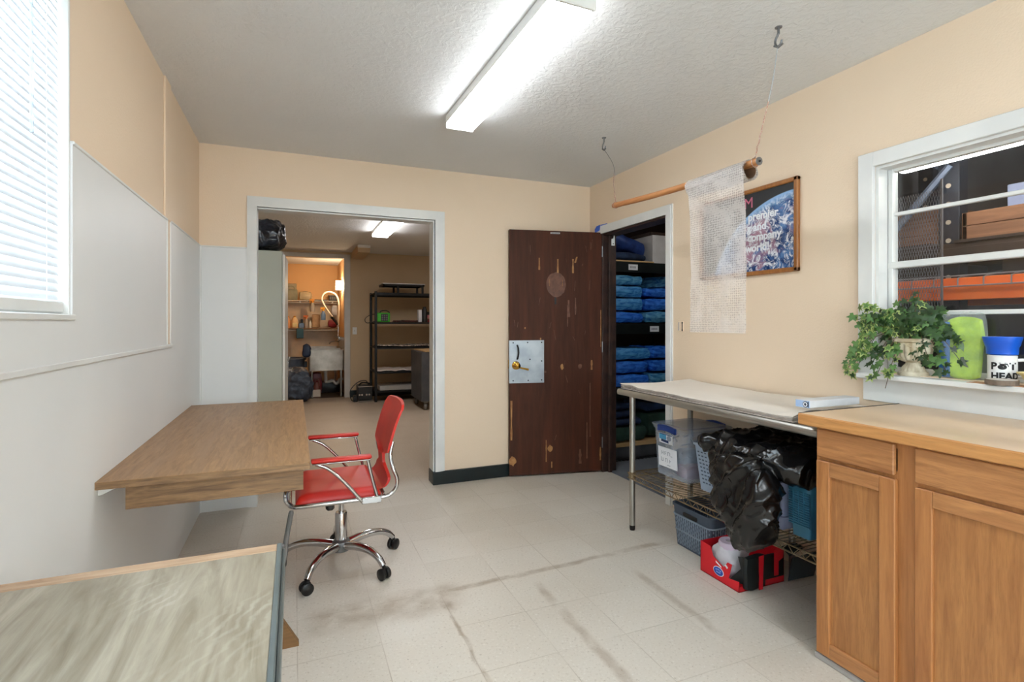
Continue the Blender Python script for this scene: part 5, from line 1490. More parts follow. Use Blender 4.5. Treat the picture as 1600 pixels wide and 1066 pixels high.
for i, nm in enumerate(('lowest', 'middle', 'topmost')):
    pack(2.58, 3.085 + 0.02 * (i == 2), 4.045 + 0.012 * (i % 2), 4.50, zs[i], zs[i + 1], (PACK_B, PACK_B, PACK_A)[i], 60 + i, 'blue plastic wrapped pack, %s of the left stack on the lower closet shelf' % nm, low)
    pack(3.115 + 0.02 * (i == 2), 3.56, 4.06, 4.50, zs[i], zs[i + 1] + 0.012 * (i == 2), (PACK_C, PACK_B, PACK_B)[i], 70 + i, 'blue plastic wrapped pack, %s of the right stack on the lower closet shelf' % nm, low)
bl = 'folded blankets at the bottom of the closet'
zs = [0.151, 0.300, 0.372, 0.442, 0.515]
for i, (nm, m) in enumerate((('thick dark green folded blanket at the bottom of the closet', GREEN_D), ('dark navy folded blanket just above the green one', NAVY_D), ('dark navy folded blanket third in the closet floor pile', NAVY_D), ('dark navy folded blanket on top of the closet floor pile', NAVY_D))):
    pack(2.58, 3.06 - 0.05 * i, 4.05 + 0.01 * i, 4.5, zs[i], zs[i + 1], m, 80 + i, nm, bl, 'folded_blanket', 0.016)
pack(3.10, 3.56, 4.09, 4.5, 0.151, 0.40, GREEN_D, 90, 'dark green folded blanket to the right of the closet floor pile', bl, 'folded_blanket', 0.016)
pack(3.08, 3.50, 4.11, 4.5, 0.402, 0.50, NAVY_D, 91, 'dark navy blanket on the right hand green one', bl, 'folded_blanket', 0.016)
b = MB()
b.lump((2.84, 4.30, 2.005), (0.50, 0.42, 0.13), 92, 0.02, 7, 0.45, 10, 0.0, None, lambda w: (w.x, w.y, w.z - 0.26 * max(-0.1, w.x)))
tag(b.build('padded_bag', NAVY, None, smooth=60), 'slumped navy padded bag on the top closet shelf', 'bag')
b = MB(); b.lump((2.84, 4.22, 1.868), (0.50, 0.28, 0.07), 93, 0.02, 8, 0.5, 9)
lo = min(p[2] for p in b.v); b.v = [(x, y, z + 1.8285 - lo) for x, y, z in b.v]
tag(b.build('padded_bag', NAVY_D, None, smooth=60), 'dark blue folded bag under the navy padded one', 'bag')
b = MB(); b.box(3.13, 3.40, 4.07, 4.40, 1.816, 2.085, 0.003); tag(b.build('carton', CARD_W), 'plain white carton on the top closet shelf', 'carton')
b = MB(); b.box(3.12, 3.45, 4.08, 4.42, 2.0865, 2.115, 0.003); tag(b.build('wood_offcut', DARKBR), 'brown board lying on the white carton', 'board')

# ------------------------------------------------------------------ tall grey cabinet with a bin liner on top
t = thing('storage_cabinet', 'tall grey green steel cabinet just inside the cased opening', 'cabinet', (-0.35, 5.05, 0))
b = MB(); b.box(-0.62, -0.090, 4.60, 5.50, 0.0, 1.829, 0.003); b.build('body', CAB, t)
b = MB(); MM = Matrix.Translation((-0.088, 4.602, 0)) @ Matrix.Rotation(radians(-2.2), 4, 'Z')
b.box(0.0, 0.018, 0.0, 0.447, 0.06, 1.80, 0.002, MM); dr = b.build('door', TRIMG, t)
b = MB()
b.box(0.018, 0.024, 0.37, 0.41, 0.78, 0.92, 0.002, MM); b.tube([MM @ Vector(p) for p in ((0.024, 0.39, 0.84), (0.056, 0.39, 0.84), (0.060, 0.39, 0.85), (0.058, 0.30, 0.835))], 0.009, 8); b.tube([MM @ Vector((0.02, 0.39, 0.92)), MM @ Vector((0.035, 0.39, 0.955))], 0.008, 8)
b.build('handle', CHROME, dr, smooth=True)
b = MB(); b.box(-0.088, -0.078, 5.055, 5.495, 0.06, 1.80, 0.002); b.build('door', CAB, t)
b = MB()
b.lump((-0.34, 4.84, 1.955), (0.50, 0.44, 0.24), 31, 0.03, 7, 0.55, 12, 0.012)
lo = min(p[2] for p in b.v); b.v = [(x, min(max(y, 4.58), 5.2), z + 1.8295 - lo) for x, y, z in b.v]
def crease2(p, n):
    a = abs(mnoise.noise(p * 9 + Vector((5, 5, 1)))); c = abs(mnoise.noise(p * 22))
    return p + n * (0.014 * max(0, 1 - a * 4) + 0.006 * max(0, 1 - c * 4) - 0.008) if p.z > 1.84 else p
b.remesh(0.012, crease2)
tag(b.build('trash_bag', BAGN, None, smooth=60), 'dark navy bin liner stuffed on top of the tall grey cabinet', 'bag')

# ------------------------------------------------------------------ black rack on the far wall
t = thing('metal_rack', 'black metal rack against the tan wall of the far room', 'rack', (1.95, 8.77, 0))
RX0, RX1, RY0, RY1 = 1.17, 2.90, 8.48, 9.05
for (x, y) in ((RX0 + 0.02, RY0), (RX1 - 0.02, RY0), (RX0 + 0.02, RY1), (RX1 - 0.02, RY1)):
    b = MB(); b.box(x - 0.02, x + 0.02, y - 0.012, y + 0.012, 0, 1.755, 0.002)
    b.build('post', BLACKM, t)
for (z, h) in ((1.735, 0.045), (1.265, 0.03), (0.865, 0.03), (0.475, 0.03), (0.175, 0.03)):
    b = MB(); b.box(RX0, RX1, RY0, RY1, z - 0.012, z, 0.001); b.box(RX0, RX1, RY0 - 0.01, RY0 + 0.01, z - h, z, 0.001); b.box(RX0, RX1, RY1 - 0.01, RY1 + 0.01, z - h, z, 0.001)
    b.build('shelf', BLACKM, t)
def sheet(x0, x1, y0, y1, z, amp, drop, m, name, lab, seed):
    b = MB()
    def f(u, v):
        x = x0 + (x1 - x0) * u; y = y0 + (y1 - y0) * v
        zz = z + 0.004 + amp * (0.5 + mnoise.noise(Vector((x * 6, y * 5, seed)))) + amp * 0.5 * mnoise.noise(Vector((x * 17, y * 9, seed)))
        return (x, y, max(z + 0.001, zz) - (drop * max(0, 1 - v / 0.06)) )
    b.grid(f, 60, 14, thick=(0, 0, 0.016))
    return tag(b.build(name, m, None, smooth=60), lab, 'cloth')
def m_mottle():
    q = NT('mottled black and cream cloth')
    n = q.noise(24, 4, None, 0.6, 1.5)
    q.set(Base_Color=q.mix(q.ramp(n, 0.46, 0.54), lin((40, 34, 32)), lin((206, 190, 172))), Roughness=0.8)
    return q.mat
sheet(1.215, 2.6, RY0 - 0.020, 9.00, 0.866, 0.016, 0.0, m_mottle(), 'spotted_cloth', 'black and cream spotted cloth on the middle shelf of the black rack', 2.0)
sheet(1.215, 2.5, RY0 - 0.020, 9.00, 0.476, 0.022, 0.0, M('white cloth', (226, 212, 202), 0.8), 'white_cloth', 'white cloth draped on the second lowest shelf of the black rack', 5.0)
b = MB(); b.box(1.25, 2.5, RY0 - 0.004, 9.00, 0.176, 0.245, 0.006); tag(b.build('white_board', M('pale grey board', (176, 172, 166), 0.6)), 'pale board on the lowest shelf of the black rack', 'board')
t = thing('side_stand', 'small black stand with a white top standing on the black rack', 'stand', (1.65, 8.75, 1.736))
b = MB(); b.box(1.30, 1.99, 8.52, 8.98, 1.880, 1.892, 0.003); b.build('top', CARD_W, t)
b = MB(); b.box(1.31, 1.98, 8.53, 8.56, 1.848, 1.880, 0.002); b.box(1.31, 1.98, 8.94, 8.97, 1.848, 1.880, 0.002); b.box(1.31, 1.34, 8.53, 8.97, 1.848, 1.88, 0.002); b.box(1.95, 1.98, 8.53, 8.97, 1.848, 1.88, 0.002); b.build('frame', BLACKM, t)
for (x, y) in ((1.55, 8.545), (1.95, 8.545), (1.55, 8.955), (1.95, 8.955)):
    b = MB(); b.box(x - 0.016, x + 0.016, y - 0.014, y + 0.014, 1.736, 1.850); b.build('leg', BLACKM, t)
t = thing('battery_charger', 'lime green battery charger on the upper shelf of the black rack', 'charger', (1.31, 8.65, 1.266))
b = MB(); b.box(1.21, 1.42, 8.52, 8.78, 1.266, 1.415, 0.012); b.build('case', GREENL, t)
b = MB(); b.box(1.275, 1.385, 8.512, 8.522, 1.285, 1.395, 0.003); b.m = 1
for k in range(3):
    for j in range(3): b.box(1.285 + k * 0.034, 1.309 + k * 0.034, 8.510, 8.513, 1.292 + j * 0.034, 1.316 + j * 0.034)
b.build('panel', [BLACKP, M('grey dial', (110, 110, 112), 0.5)], t)
b = MB(); b.tube(spline([(1.27, 8.6, 1.413), (1.29, 8.6, 1.445), (1.36, 8.6, 1.452), (1.41, 8.6, 1.43), (1.42, 8.6, 1.41)], 5), 0.010, 8); b.build('handle', BLACKP, t, smooth=True)
b = MB(); b.tube(spline([(1.215, 8.60, 1.40), (1.10, 8.60, 1.37), (1.035, 8.58, 1.31), (1.06, 8.58, 1.255), (1.14, 8.56, 1.262), (1.215, 8.56, 1.30)], 8), 0.006, 6); b.build('cable', BLACKP, t, smooth=True)
b = MB(); b.box(1.88, 1.935, 8.52, 8.62, 1.266, 1.47, 0.004); tag(b.build('white_box', CARD_W), 'slim white box on the upper shelf of the black rack', 'box')
t = thing('black_bottle', 'black cylindrical can beside the slim white box', 'can', (1.985, 8.56, 1.266))
b = MB(); b.lathe([(0, 0), (0.042, 0), (0.042, 0.21), (0.034, 0.222), (0, 0.222)], (1.985, 8.56, 1.266), 20); b.build('body', BLACKP, t, smooth=True)
b = MB(); b.lathe([(0, 0), (0.030, 0), (0.030, 0.03), (0, 0.03)], (1.985, 8.56, 1.488), 16); b.build('cap', BLACKP, t, smooth=True)
for i, (x, z, m, lab) in enumerate(((2.10, 1.266, MAROON, 'maroon box lowest of the small pile on the black rack'), (2.09, 1.330, M('dusty pink card', (206, 132, 136), 0.6), 'dusty pink box in the small pile on the black rack'), (2.10, 1.385, BLACKP, 'black box topmost of the small pile on the black rack'))):
    b = MB(); b.box(x - 0.06, x + 0.14, 8.52, 8.68, z, z + 0.053, 0.004); tag(b.build('small_box', m), lab, 'box', 'boxes on the black rack')
b = MB()
for k in range(26):
    x = 1.46 + 0.016 * k; h = rng.uniform(0.006, 0.022)
    b.tube([(x, 8.53 + rng.uniform(0, 0.06), 1.266 + h), (x + rng.uniform(0.03, 0.09), 8.56 + rng.uniform(-0.03, 0.06), 1.266 + h * 0.8)], h * 0.9, 6)
o = tag(b.build('loose_tools', M('rusty dark metal', (62, 44, 38), 0.6, c2=(96, 50, 42), nscale=14), None, smooth=True), 'jumble of dark tools along the upper shelf of the black rack', 'tools'); o['kind'] = 'stuff'
t = thing('machine_cart', 'dark grey metal cart on casters at the right of the cased opening', 'cart', (2.15, 7.75, 0))
b = MB(); b.box(1.675, 2.65, 7.40, 8.12, 0.125, 0.835, 0.006); b.build('body', M('dark grey steel', (86, 88, 92), 0.45, 0.3, c2=(74, 76, 80)), t)
b = MB(); b.box(1.72, 2.66, 7.39, 8.13, 0.836, 0.852, 0.002); b.build('top_board', PLY, t)
for (x, y) in ((1.75, 7.46), (1.75, 8.06), (2.58, 7.46), (2.58, 8.06)):
    b = MB(); b.lathe([(0, -0.018), (0.05, -0.018), (0.05, 0.018), (0, 0.018)], (0, 0, 0), 18, Matrix.Translation((x, y, 0.05)) @ Matrix.Rotation(radians(70), 4, 'Z') @ Matrix.Rotation(pi / 2, 4, 'X'))
    b.box(x - 0.03, x + 0.03, y - 0.03, y + 0.03, 0.10, 0.126, 0.002); b.box(x - 0.026, x - 0.02, y - 0.012, y + 0.012, 0.04, 0.11); b.box(x + 0.02, x + 0.026, y - 0.012, y + 0.012, 0.04, 0.11)
    b.build('caster', M('grey caster rubber', (120, 118, 114), 0.5), t, smooth=True)
# electric box on the floor
t = thing('power_unit', 'black electric power unit with silver knobs on the far floor', 'power unit', (1.03, 8.62, 0))
b = MB(); b.box(0.925, 1.145, 8.55, 8.80, 0.028, 0.262, 0.008); b.box(0.86, 0.925, 8.60, 8.72, 0.0, 0.10, 0.006); b.box(0.935, 1.135, 8.57, 8.79, 0.0, 0.03); b.build('case', BLACKP, t)
b = MB(); b.box(0.925, 1.150, 8.535, 8.552, 0.238, 0.252, 0.002); b.box(0.925, 1.155, 8.535, 8.552, 0.008, 0.022, 0.002); b.build('silver_bar', CHROME, t)
for x in (0.948, 0.985, 1.055, 1.095):
    b = MB(); b.lathe([(0, 0), (0.014, 0), (0.014, 0.018), (0, 0.018)], (0, 0, 0), 14, Matrix.Translation((x, 8.55, 0.118)) @ Matrix.Rotation(pi / 2, 4, 'X')); b.build('knob', CHROME, t, smooth=True)
b = MB(); b.tube(spline([(1.10, 8.66, 0.263), (1.05, 8.66, 0.33), (0.93, 8.62, 0.31), (0.82, 8.60, 0.20), (0.815, 8.60, 0.08), (0.85, 8.60, 0.02), (0.90, 8.60, 0.03)], 8), 0.007, 6)
b.tube(spline([(0.95, 8.66, 0.262), (0.99, 8.62, 0.30), (1.05, 8.62, 0.30), (1.12, 8.62, 0.28), (1.13, 8.62, 0.262)], 6), 0.012, 6); b.build('cable', BLACKP, t, smooth=True)
b = MB(); b.box(0.905, 0.975, FARY - 0.007, FARY - 0.0005, 1.06, 1.18, 0.002); b.m = 1; b.box(0.934, 0.946, FARY - 0.012, FARY - 0.006, 1.105, 1.135)
tag(b.build('light_switch', [WHITEP, TRIMG]), 'white light switch on the tan wall by the alcove', 'light switch')

# ------------------------------------------------------------------ sink alcove
t = thing('wall_lamp', 'lit white cube lamp on the right wall of the sink alcove', 'lamp', (0.809, 10.1, 1.95))
b = MB(); b.box(0.700, 0.809, 10.02, 10.14, 1.86, 2.02, 0.003); b.build('shade', emit('lit alcove lamp', (255, 226, 186), LAMP_SINK), t)
b = MB(); b.box(0.795, 0.809, 10.00, 10.16, 1.85, 2.03, 0.002); b.build('backplate', TRIMG, t)
t = thing('utility_sink', 'stainless utility sink on legs filling the alcove doorway', 'sink', (0.5, 10.0, 0))
b = MB(); bin_shell(b, 0.215, 0.785, 9.315, 10.85, 0.450, 0.800, 0.006, 0.006, 0.03, 0.012, 0.018); b.box(0.22, 0.78, 10.02, 10.06, 0.46, 0.795); b.build('basin', SINK, t, smooth=25)
b = MB(); b.box(0.798, 0.809, 9.31, 10.85, 0.78, 1.0, 0.003); b.build('splashback', STEEL, t)
for (x, y) in ((0.27, 9.37), (0.735, 9.37), (0.27, 10.78), (0.735, 10.78)):
    b = MB(); b.tube([(x, y, 0), (x, y, 0.46)], 0.018, 12); b.build('leg', STEEL, t, smooth=True)
b = MB(); b.tube(spline([(0.50, 9.60, 0.46), (0.50, 9.60, 0.28), (0.51, 9.60, 0.235), (0.57, 9.60, 0.24), (0.62, 9.60, 0.25), (0.66, 9.60, 0.20), (0.70, 9.60, 0.21), (0.735, 9.60, 0.27), (0.79, 9.60, 0.28)], 6), 0.026, 12); b.lathe([(0.034, 0), (0.034, 0.05)], (0.50, 9.60, 0.40), 14); b.build('drain_pipe', PVC, t, smooth=True)
t = thing('spray_faucet', 'tall pre rinse faucet with a looping white hose over the sink', 'faucet', (0.79, 10.3, 0.86))
b = MB(); b.box(0.755, 0.7975, 10.20, 10.40, 0.93, 0.99, 0.006); b.tube([(0.758, 10.3, 0.92), (0.758, 10.3, 1.22)], 0.014, 10); b.tube(spline([(0.772, 10.3, 0.90), (0.70, 10.3, 0.915), (0.62, 10.3, 0.90), (0.60, 10.3, 0.86)], 5), 0.012, 8)
b.tube([(0.76, 10.22, 0.96), (0.72, 10.20, 1.02)], 0.010, 8); b.tube([(0.76, 10.38, 0.96), (0.70, 10.40, 1.01)], 0.010, 8); b.build('body', CHROME, t, smooth=True)
b = MB(); b.tube(spline([(0.758, 10.3, 1.22), (0.770, 10.3, 1.60), (0.716, 10.3, 1.775), (0.60, 10.3, 1.83), (0.50, 10.3, 1.79), (0.468, 10.3, 1.70), (0.50, 10.3, 1.60), (0.578, 10.3, 1.47), (0.66, 10.3, 1.36)], 8), 0.015, 8); b.build('hose', M('ivory hose', (222, 206, 184), 0.45), t, smooth=True)
b = MB(); b.tube([(0.655, 10.3, 1.37), (0.745, 10.3, 1.22)], [0.018, 0.024], 10); b.tube([(0.63, 10.32, 1.36), (0.73, 10.32, 1.23)], 0.010, 8); b.build('spray_handle', BLACKP, t, smooth=True)
def wire_board(z, name, lab, m):
    t = thing(name, lab, 'shelf', (-0.05, 11.05, z - 0.03))
    b = MB(); b.box(-0.88, 0.80, 10.92, 11.195, z - 0.016, z, 0.002); b.build('board', m, t)
    b = MB(); b.tube([(-0.88, 10.915, z - 0.045), (0.80, 10.915, z - 0.045)], 0.007, 6); b.build('rail', TRIMG, t, smooth=True)
    for x in (-0.5, 0.1, 0.7):
        b = MB(); b.box(x - 0.01, x + 0.01, 10.93, 11.195, z - 0.05, z - 0.016); b.build('bracket', TRIMG, t)
wire_board(1.69, 'wall_shelf', 'upper cream shelf on the back wall of the sink alcove', TRIMG)
wire_board(1.155, 'wall_shelf', 'lower brown shelf on the back wall of the sink alcove', M('brown shelf board', (146, 112, 84), 0.6))
def lathe_thing(name, lab, cat, c, parts, grp=None):
    t = thing(name, lab, cat, c, 0, grp)
    for (pn, prof, m) in parts:
        b = MB(); b.lathe(prof, c, 18); b.build(pn, m, t, smooth=True)
    return t
lathe_thing('glass_jug', 'orange tinted jug at the left end of the lower alcove shelf', 'jug', (-0.115, 11.0, 1.156), [('body', [(0, 0), (0.05, 0), (0.052, 0.13), (0.03, 0.19), (0.018, 0.205), (0, 0.205)], M('orange tinted plastic', (226, 164, 110), 0.35)), ('cap', [(0, 0.205), (0.02, 0.205), (0.02, 0.23), (0, 0.23)], AMBER)], 'jugs on the lower alcove shelf')
t = lathe_thing('plastic_jug', 'cream jug with a pale label beside the orange one', 'jug', (0.005, 11.0, 1.156), [('body', [(0, 0), (0.066, 0), (0.068, 0.12), (0.04, 0.19), (0.02, 0.21), (0, 0.21)], CREAM), ('cap', [(0, 0.21), (0.022, 0.21), (0.022, 0.232), (0, 0.232)], AMBER)], 'jugs on the lower alcove shelf')
b = MB(); b.box(-0.035, 0.045, 10.928, 10.936, 1.175, 1.255, 0.002); b.build('label', M('pale yellow label', (240, 224, 170), 0.6), t)
def sprayer(c, body, head, lab, hang=False):
    t = thing('spray_bottle', lab, 'spray bottle', c, 0, 'spray bottles in the alcove')
    b = MB(); b.lathe([(0, 0), (0.045, 0), (0.047, 0.10), (0.03, 0.15), (0.016, 0.175), (0, 0.175)], c, 18); b.build('body', body, t, smooth=True)
    b = MB(); x, y, z = c
    b.lathe([(0, 0.175), (0.018, 0.175), (0.018, 0.205), (0, 0.205)], c, 12); b.box(x - 0.055, x + 0.035, y - 0.014, y + 0.014, z + 0.205, z + 0.245, 0.008); b.box(x - 0.05, x - 0.036, y - 0.008, y + 0.008, z + 0.155, z + 0.21, 0.004)
    b.build('trigger_head', head, t, smooth=True)
    if hang:
        b = MB(); b.tube([(x, y, z + 0.24), (x, 10.915, z + 0.26), (x, 10.915, 1.655)], 0.004, 6); b.build('hook', GALV, t, smooth=True)
sprayer((0.215, 11.0, 1.156), M('clear grey plastic', (150, 140, 128), 0.3), M('orange plastic', (206, 110, 40), 0.4), 'standing spray bottle with orange head on the lower alcove shelf')
sprayer((0.325, 10.895, 1.470), M('clear grey plastic bottle', (168, 160, 150), 0.3), AMBER, 'spray bottle with amber head hooked on the upper shelf rail')
sprayer((0.520, 10.86, 1.310), BLUEL, M('bright yellow plastic', (252, 178, 20), 0.35), 'blue spray bottle with bright yellow head hooked in the alcove', True)
b = MB(); b.box(0.080, 0.17, 10.94, 11.08, 1.156, 1.25, 0.008); tag(b.build('cleaner_box', BLUEL), 'blue box on the lower alcove shelf by the standing spray bottle', 'box')
b = MB(); b.box(0.115, 0.16, 11.09, 11.16, 1.156, 1.33, 0.01); tag(b.build('dark_bottle', BLACKP), 'dark flat bottle behind the blue box in the alcove', 'bottle')
lathe_thing('white_bottle', 'slim white bottle right of the standing spray bottle', 'bottle', (0.285, 10.97, 1.156), [('body', [(0, 0), (0.022, 0), (0.022, 0.10), (0.01, 0.125), (0, 0.125)], WHITEP), ('cap', [(0, 0.125), (0.011, 0.125), (0.011, 0.145), (0, 0.145)], TRIMG)])
b = MB(); b.lump((0.395, 11.05, 1.29), (0.15, 0.10, 0.26), 5, 0.01, 9, 0.2, 7)
lo = min(p[2] for p in b.v); b.v = [(x, y, z + 1.156 - lo) for x, y, z in b.v]
tag(b.build('canvas_bag', TAN, None, smooth=60), 'tan upright sack on the lower alcove shelf', 'sack')
b = MB(); b.lump((0.70, 11.02, 1.23), (0.17, 0.14, 0.15), 6, 0.01, 9, 0.5, 7)
lo = min(p[2] for p in b.v); b.v = [(x, y, z + 1.156 - lo) for x, y, z in b.v]
tag(b.build('maroon_bottle', MAROON, None, smooth=60), 'dark red rounded container at the right of the lower alcove shelf', 'container')
t = thing('tote_bag', 'sage grey handled bag on the upper alcove shelf', 'bag', (-0.05, 11.0, 1.691))
b = MB(); b.box(-0.16, 0.055, 10.94, 11.06, 1.691, 1.90, 0.012); b.build('body', SAGE, t)
b = MB(); b.tube(spline([(-0.115, 10.945, 1.86), (-0.11, 10.945, 1.94), (-0.055, 10.945, 1.965), (-0.005, 10.945, 1.94), (0.0, 10.945, 1.86)], 6), 0.009, 8); b.build('handle', SAGE, t, smooth=True)
b = MB(); b.box(-0.20, 0.04, 11.07, 11.19, 1.691, 2.02, 0.006); tag(b.build('grey_carton', M('grey card', (160, 152, 128), 0.7)), 'plain grey carton behind the sage bag', 'carton')
b = MB(); b.lump((0.20, 11.03, 1.77), (0.22, 0.16, 0.16), 9, 0.014, 12, 0.5, 8)
lo = min(p[2] for p in b.v); b.v = [(x, y, z + 1.691 - lo) for x, y, z in b.v]
tag(b.build('plastic_bag', clear('cloudy plastic bag', (206, 192, 160), 0.6, 0.15, bump=(30, 0.6, 0.006)), None, smooth=60), 'cloudy clear plastic bag beside the sage bag', 'bag')
b = MB(); b.box(0.36, 0.60, 10.95, 11.08, 1.691, 1.712, 0.003); tag(b.build('dark_tray', BLACKP), 'flat dark tray on the upper alcove shelf', 'tray')
t = thing('black_crate', 'black slotted crate at the right end of the upper alcove shelf', 'crate', (0.71, 11.0, 1.691))
b = MB(); bin_shell(b, 0.625, 0.795, 10.94, 11.10, 1.691, 1.80, 0.008, 0.004, 0.015, 0.006, 0.012); b.build('shell', BLACKP, t, smooth=True)
b = MB()
for k in range(4): b.box(0.645 + k * 0.036, 0.665 + k * 0.036, 10.938, 10.941, 1.715, 1.77)
b.build('slot_pattern', M('grey slots', (112, 108, 100), 0.6), t)
b = MB(); b.box(-0.005 + 0.04, 0.165, 10.86, 10.905, 0.955, 1.150, 0.01); tag(b.build('hanging_pouch', TEALB), 'dark teal pouch hanging from the lower alcove shelf', 'pouch')
b = MB(); b.lump((0.735, 10.95, 1.50), (0.10, 0.05, 0.20), 14, 0.012, 12, 0.4, 7); tag(b.build('plastic_packet', clear('clear packet', (206, 204, 206), 0.6, 0.15, bump=(30, 0.5, 0.005)), None, smooth=60), 'clear packet hanging under the black crate', 'packet')
b = MB(); b.box(0.775, 0.809, 10.62, 10.74, 1.06, 1.17, 0.004); tag(b.build('wall_box', TAN), 'small tan box on the alcove wall above the faucet', 'box')
b = MB(); b.box(0.10, 0.28, 9.75, 9.81, 2.412, 2.42, 0.001); b.m = 1
tag(b.build('ceiling_vent', M('dark slot', (44, 34, 28), 0.7)), 'narrow dark vent slot in the alcove ceiling', 'vent')
t = thing('trash_can', 'large grey plastic trash can left of the utility sink', 'trash can', (-0.08, 9.55, 0))
b = MB(); b.lathe([(0.0, 0.0), (0.20, 0.0), (0.245, 0.62), (0.245, 0.628), (0.268, 0.630), (0.272, 0.655), (0.262, 0.668), (0.240, 0.664), (0.235, 0.62), (0.19, 0.02), (0, 0.02)], (-0.082, 9.58, 0.0), 40); b.build('can', GREYP, t, smooth=True)
b = MB(); b.box(0.135, 0.20, 9.54, 9.62, 0.50, 0.60, 0.01); b.build('handle', BLACKP, t)
b = MB(); b.lump((0.0, 8.95, 0.22), (0.44, 0.34, 0.44), 12, 0.05, 5, 0.7, 11, 0.02, None, lambda w: (w.x + 0.22 * (0.1 - w.z), w.y, w.z))
lo = min(p[2] for p in b.v); b.v = [(x, y, z - lo) for x, y, z in b.v]
b.remesh(0.014, lambda p, n: p + n * (0.012 * max(0, 1 - 4 * abs(mnoise.noise(p * 10))) - 0.004) if p.z > 0.03 else p)
tag(b.build('trash_bag', M('grey mottled bag', (74, 84, 98), 0.45, c2=(40, 46, 58), nscale=9, bump=(24, 0.6, 0.01)), None, smooth=60), 'full mottled grey bag slumped on the floor before the trash can', 'bag')
b = MB(); b.lump((0.185, 9.23, 0.79), (0.12, 0.05, 0.19), 18, 0.014, 10, 0.6, 7); b.tube(spline([(0.15, 9.225, 0.86), (0.18, 9.225, 0.90), (0.225, 9.24, 0.875), (0.25, 9.25, 0.815)], 5), 0.012, 8)
tag(b.build('rubber_glove', M('dark blue rubber', (26, 44, 74), 0.45), None, smooth=60), 'dark blue rubber glove hung over the corner of the utility sink', 'glove')
t = thing('detergent_jug', 'brown handled jug with a white label under the utility sink', 'jug', (0.345, 9.30, 0))
b = MB(); b.lathe([(0, 0), (0.062, 0), (0.064, 0.15), (0.04, 0.22), (0.024, 0.25), (0, 0.25)], (0.345, 9.42, 0.0), 20); b.build('body', M('brown jug plastic', (122, 66, 52), 0.4), t, smooth=True)
b = MB(); b.tube(spline([(0.345 - 0.04, 9.40, 0.21), (0.335, 9.39, 0.30), (0.375, 9.39, 0.29), (0.388, 9.40, 0.17)], 6), 0.012, 8); b.build('handle', M('brown jug handle', (112, 60, 48), 0.4), t, smooth=True)
b = MB(); b.box(0.285, 0.405, 9.352, 9.358, 0.015, 0.135, 0.002); b.build('label', M('dull white label', (220, 204, 184), 0.6), t)
b = MB(); b.lump((0.34, 9.75, 0.2), (0.20, 0.2, 0.38), 7, 0.01, 8, 0.3, 6); lo = min(p[2] for p in b.v); b.v = [(x, y, z - lo) for x, y, z in b.v]
tag(b.build('maroon_bucket', MAROON, None, smooth=60), 'dark red container behind the brown jug under the sink', 'container')
b = MB(); b.lump((0.60, 10.0, 0.12), (0.32, 0.3, 0.2), 9, 0.01, 8, 0.3, 6); lo = min(p[2] for p in b.v); b.v = [(x, y, z - lo) for x, y, z in b.v]
tag(b.build('dark_tub', BLACKP, None, smooth=60), 'low dark tub on the floor under the utility sink', 'tub')

# ------------------------------------------------------------------ store behind the inner window
t = thing('pallet_rack', 'pallet rack with an orange beam seen through the inner window', 'rack', (3.5, 1.0, 0))
def upright(x, y):
    b = MB(); b.box(x - 0.04, x + 0.04, y - 0.05, y + 0.05, 0.0, 3.2, 0.003); u = b.build('upright', RACKB, t)
    b = MB()
    for k in range(26):
        zz = 0.30 + k * 0.10
        b.lathe([(0.0, 0.0), (0.013, 0.0), (0.013, 0.0025), (0.0, 0.0025)], (0, 0, 0), 10, Matrix.Translation((x - 0.0405, y, zz)) @ Matrix.Rotation(-pi / 2, 4, 'Y'))
    b.build('slot_pattern', M('pale slot', (190, 176, 160), 0.5), u)
upright(3.34, 1.73); upright(4.30, 1.73); upright(3.34, -0.9); upright(4.30, -0.9); upright(3.34, 2.38); upright(4.3, 2.38)
def beam(x, z0, z1, m, y0=-1.2, y1=2.45):
    b = MB(); b.box(x - 0.035, x + 0.022, y0, y1, z0, z0 + (z1 - z0) * 0.66, 0.003); b.box(x - 0.022, x + 0.022, y0, y1, z0 + (z1 - z0) * 0.5, z1, 0.003); b.build('beam', m, t)
beam(3.27, 1.372, 1.490, ORANGE); beam(4.36, 1.372, 1.490, ORANGE); beam(3.27, 1.60, 1.675, DARKBR); beam(4.36, 1.60, 1.675, DARKBR)
b = MB(); b.tube([(3.30, 2.03, 1.775), (3.30, 1.72, 2.11)], 0.02, 6); b.tube([(3.32, 2.06, 1.2), (3.32, 2.01, 1.45)], 0.02, 6); b.tube([(3.32, 1.78, 2.12), (3.34, 2.36, 2.6)], 0.02, 6); b.build('brace', RACKL, t)
b = MB()
for k in range(32):
    y = -1.15 + k * 0.112
    b.tube([(4.38, y, 1.496), (3.262, y, 1.496), (3.228, y, 1.486), (3.226, y, 1.440)], 0.0034, 5)
for x in (3.226, 3.26, 3.6, 4.0): b.tube([(x, -1.2, 1.445 if x == 3.226 else 1.502), (x, 2.45, 1.445 if x == 3.226 else 1.502)], 0.0042, 5)
b.build('wire_deck', M('grey deck wire', (150, 150, 154), 0.5, 0.3), t, smooth=True)
b = MB()
for j in range(18):
    for s in (-1, 1):
        pts = []
        for k in range(29):
            pts.append((2.90, 1.555 + 0.012 * (j * 2) * 0.5 + (0.006 * s if k % 2 else 0), 1.30 + 0.0215 * k))
        b.tube(pts, 0.0012, 4)
b.box(2.895, 2.905, 1.545, 1.552, 1.02, 1.95); b.box(2.895, 2.905, 1.765, 1.772, 1.02, 1.95); b.box(2.88, 2.92, 1.545, 1.772, 0.0, 1.02)
tag(b.build('mesh_guard', M('grey mesh wire', (120, 120, 126), 0.5, 0.4), None, smooth=False), 'panel of fine diamond wire mesh behind the left of the inner window', 'mesh')
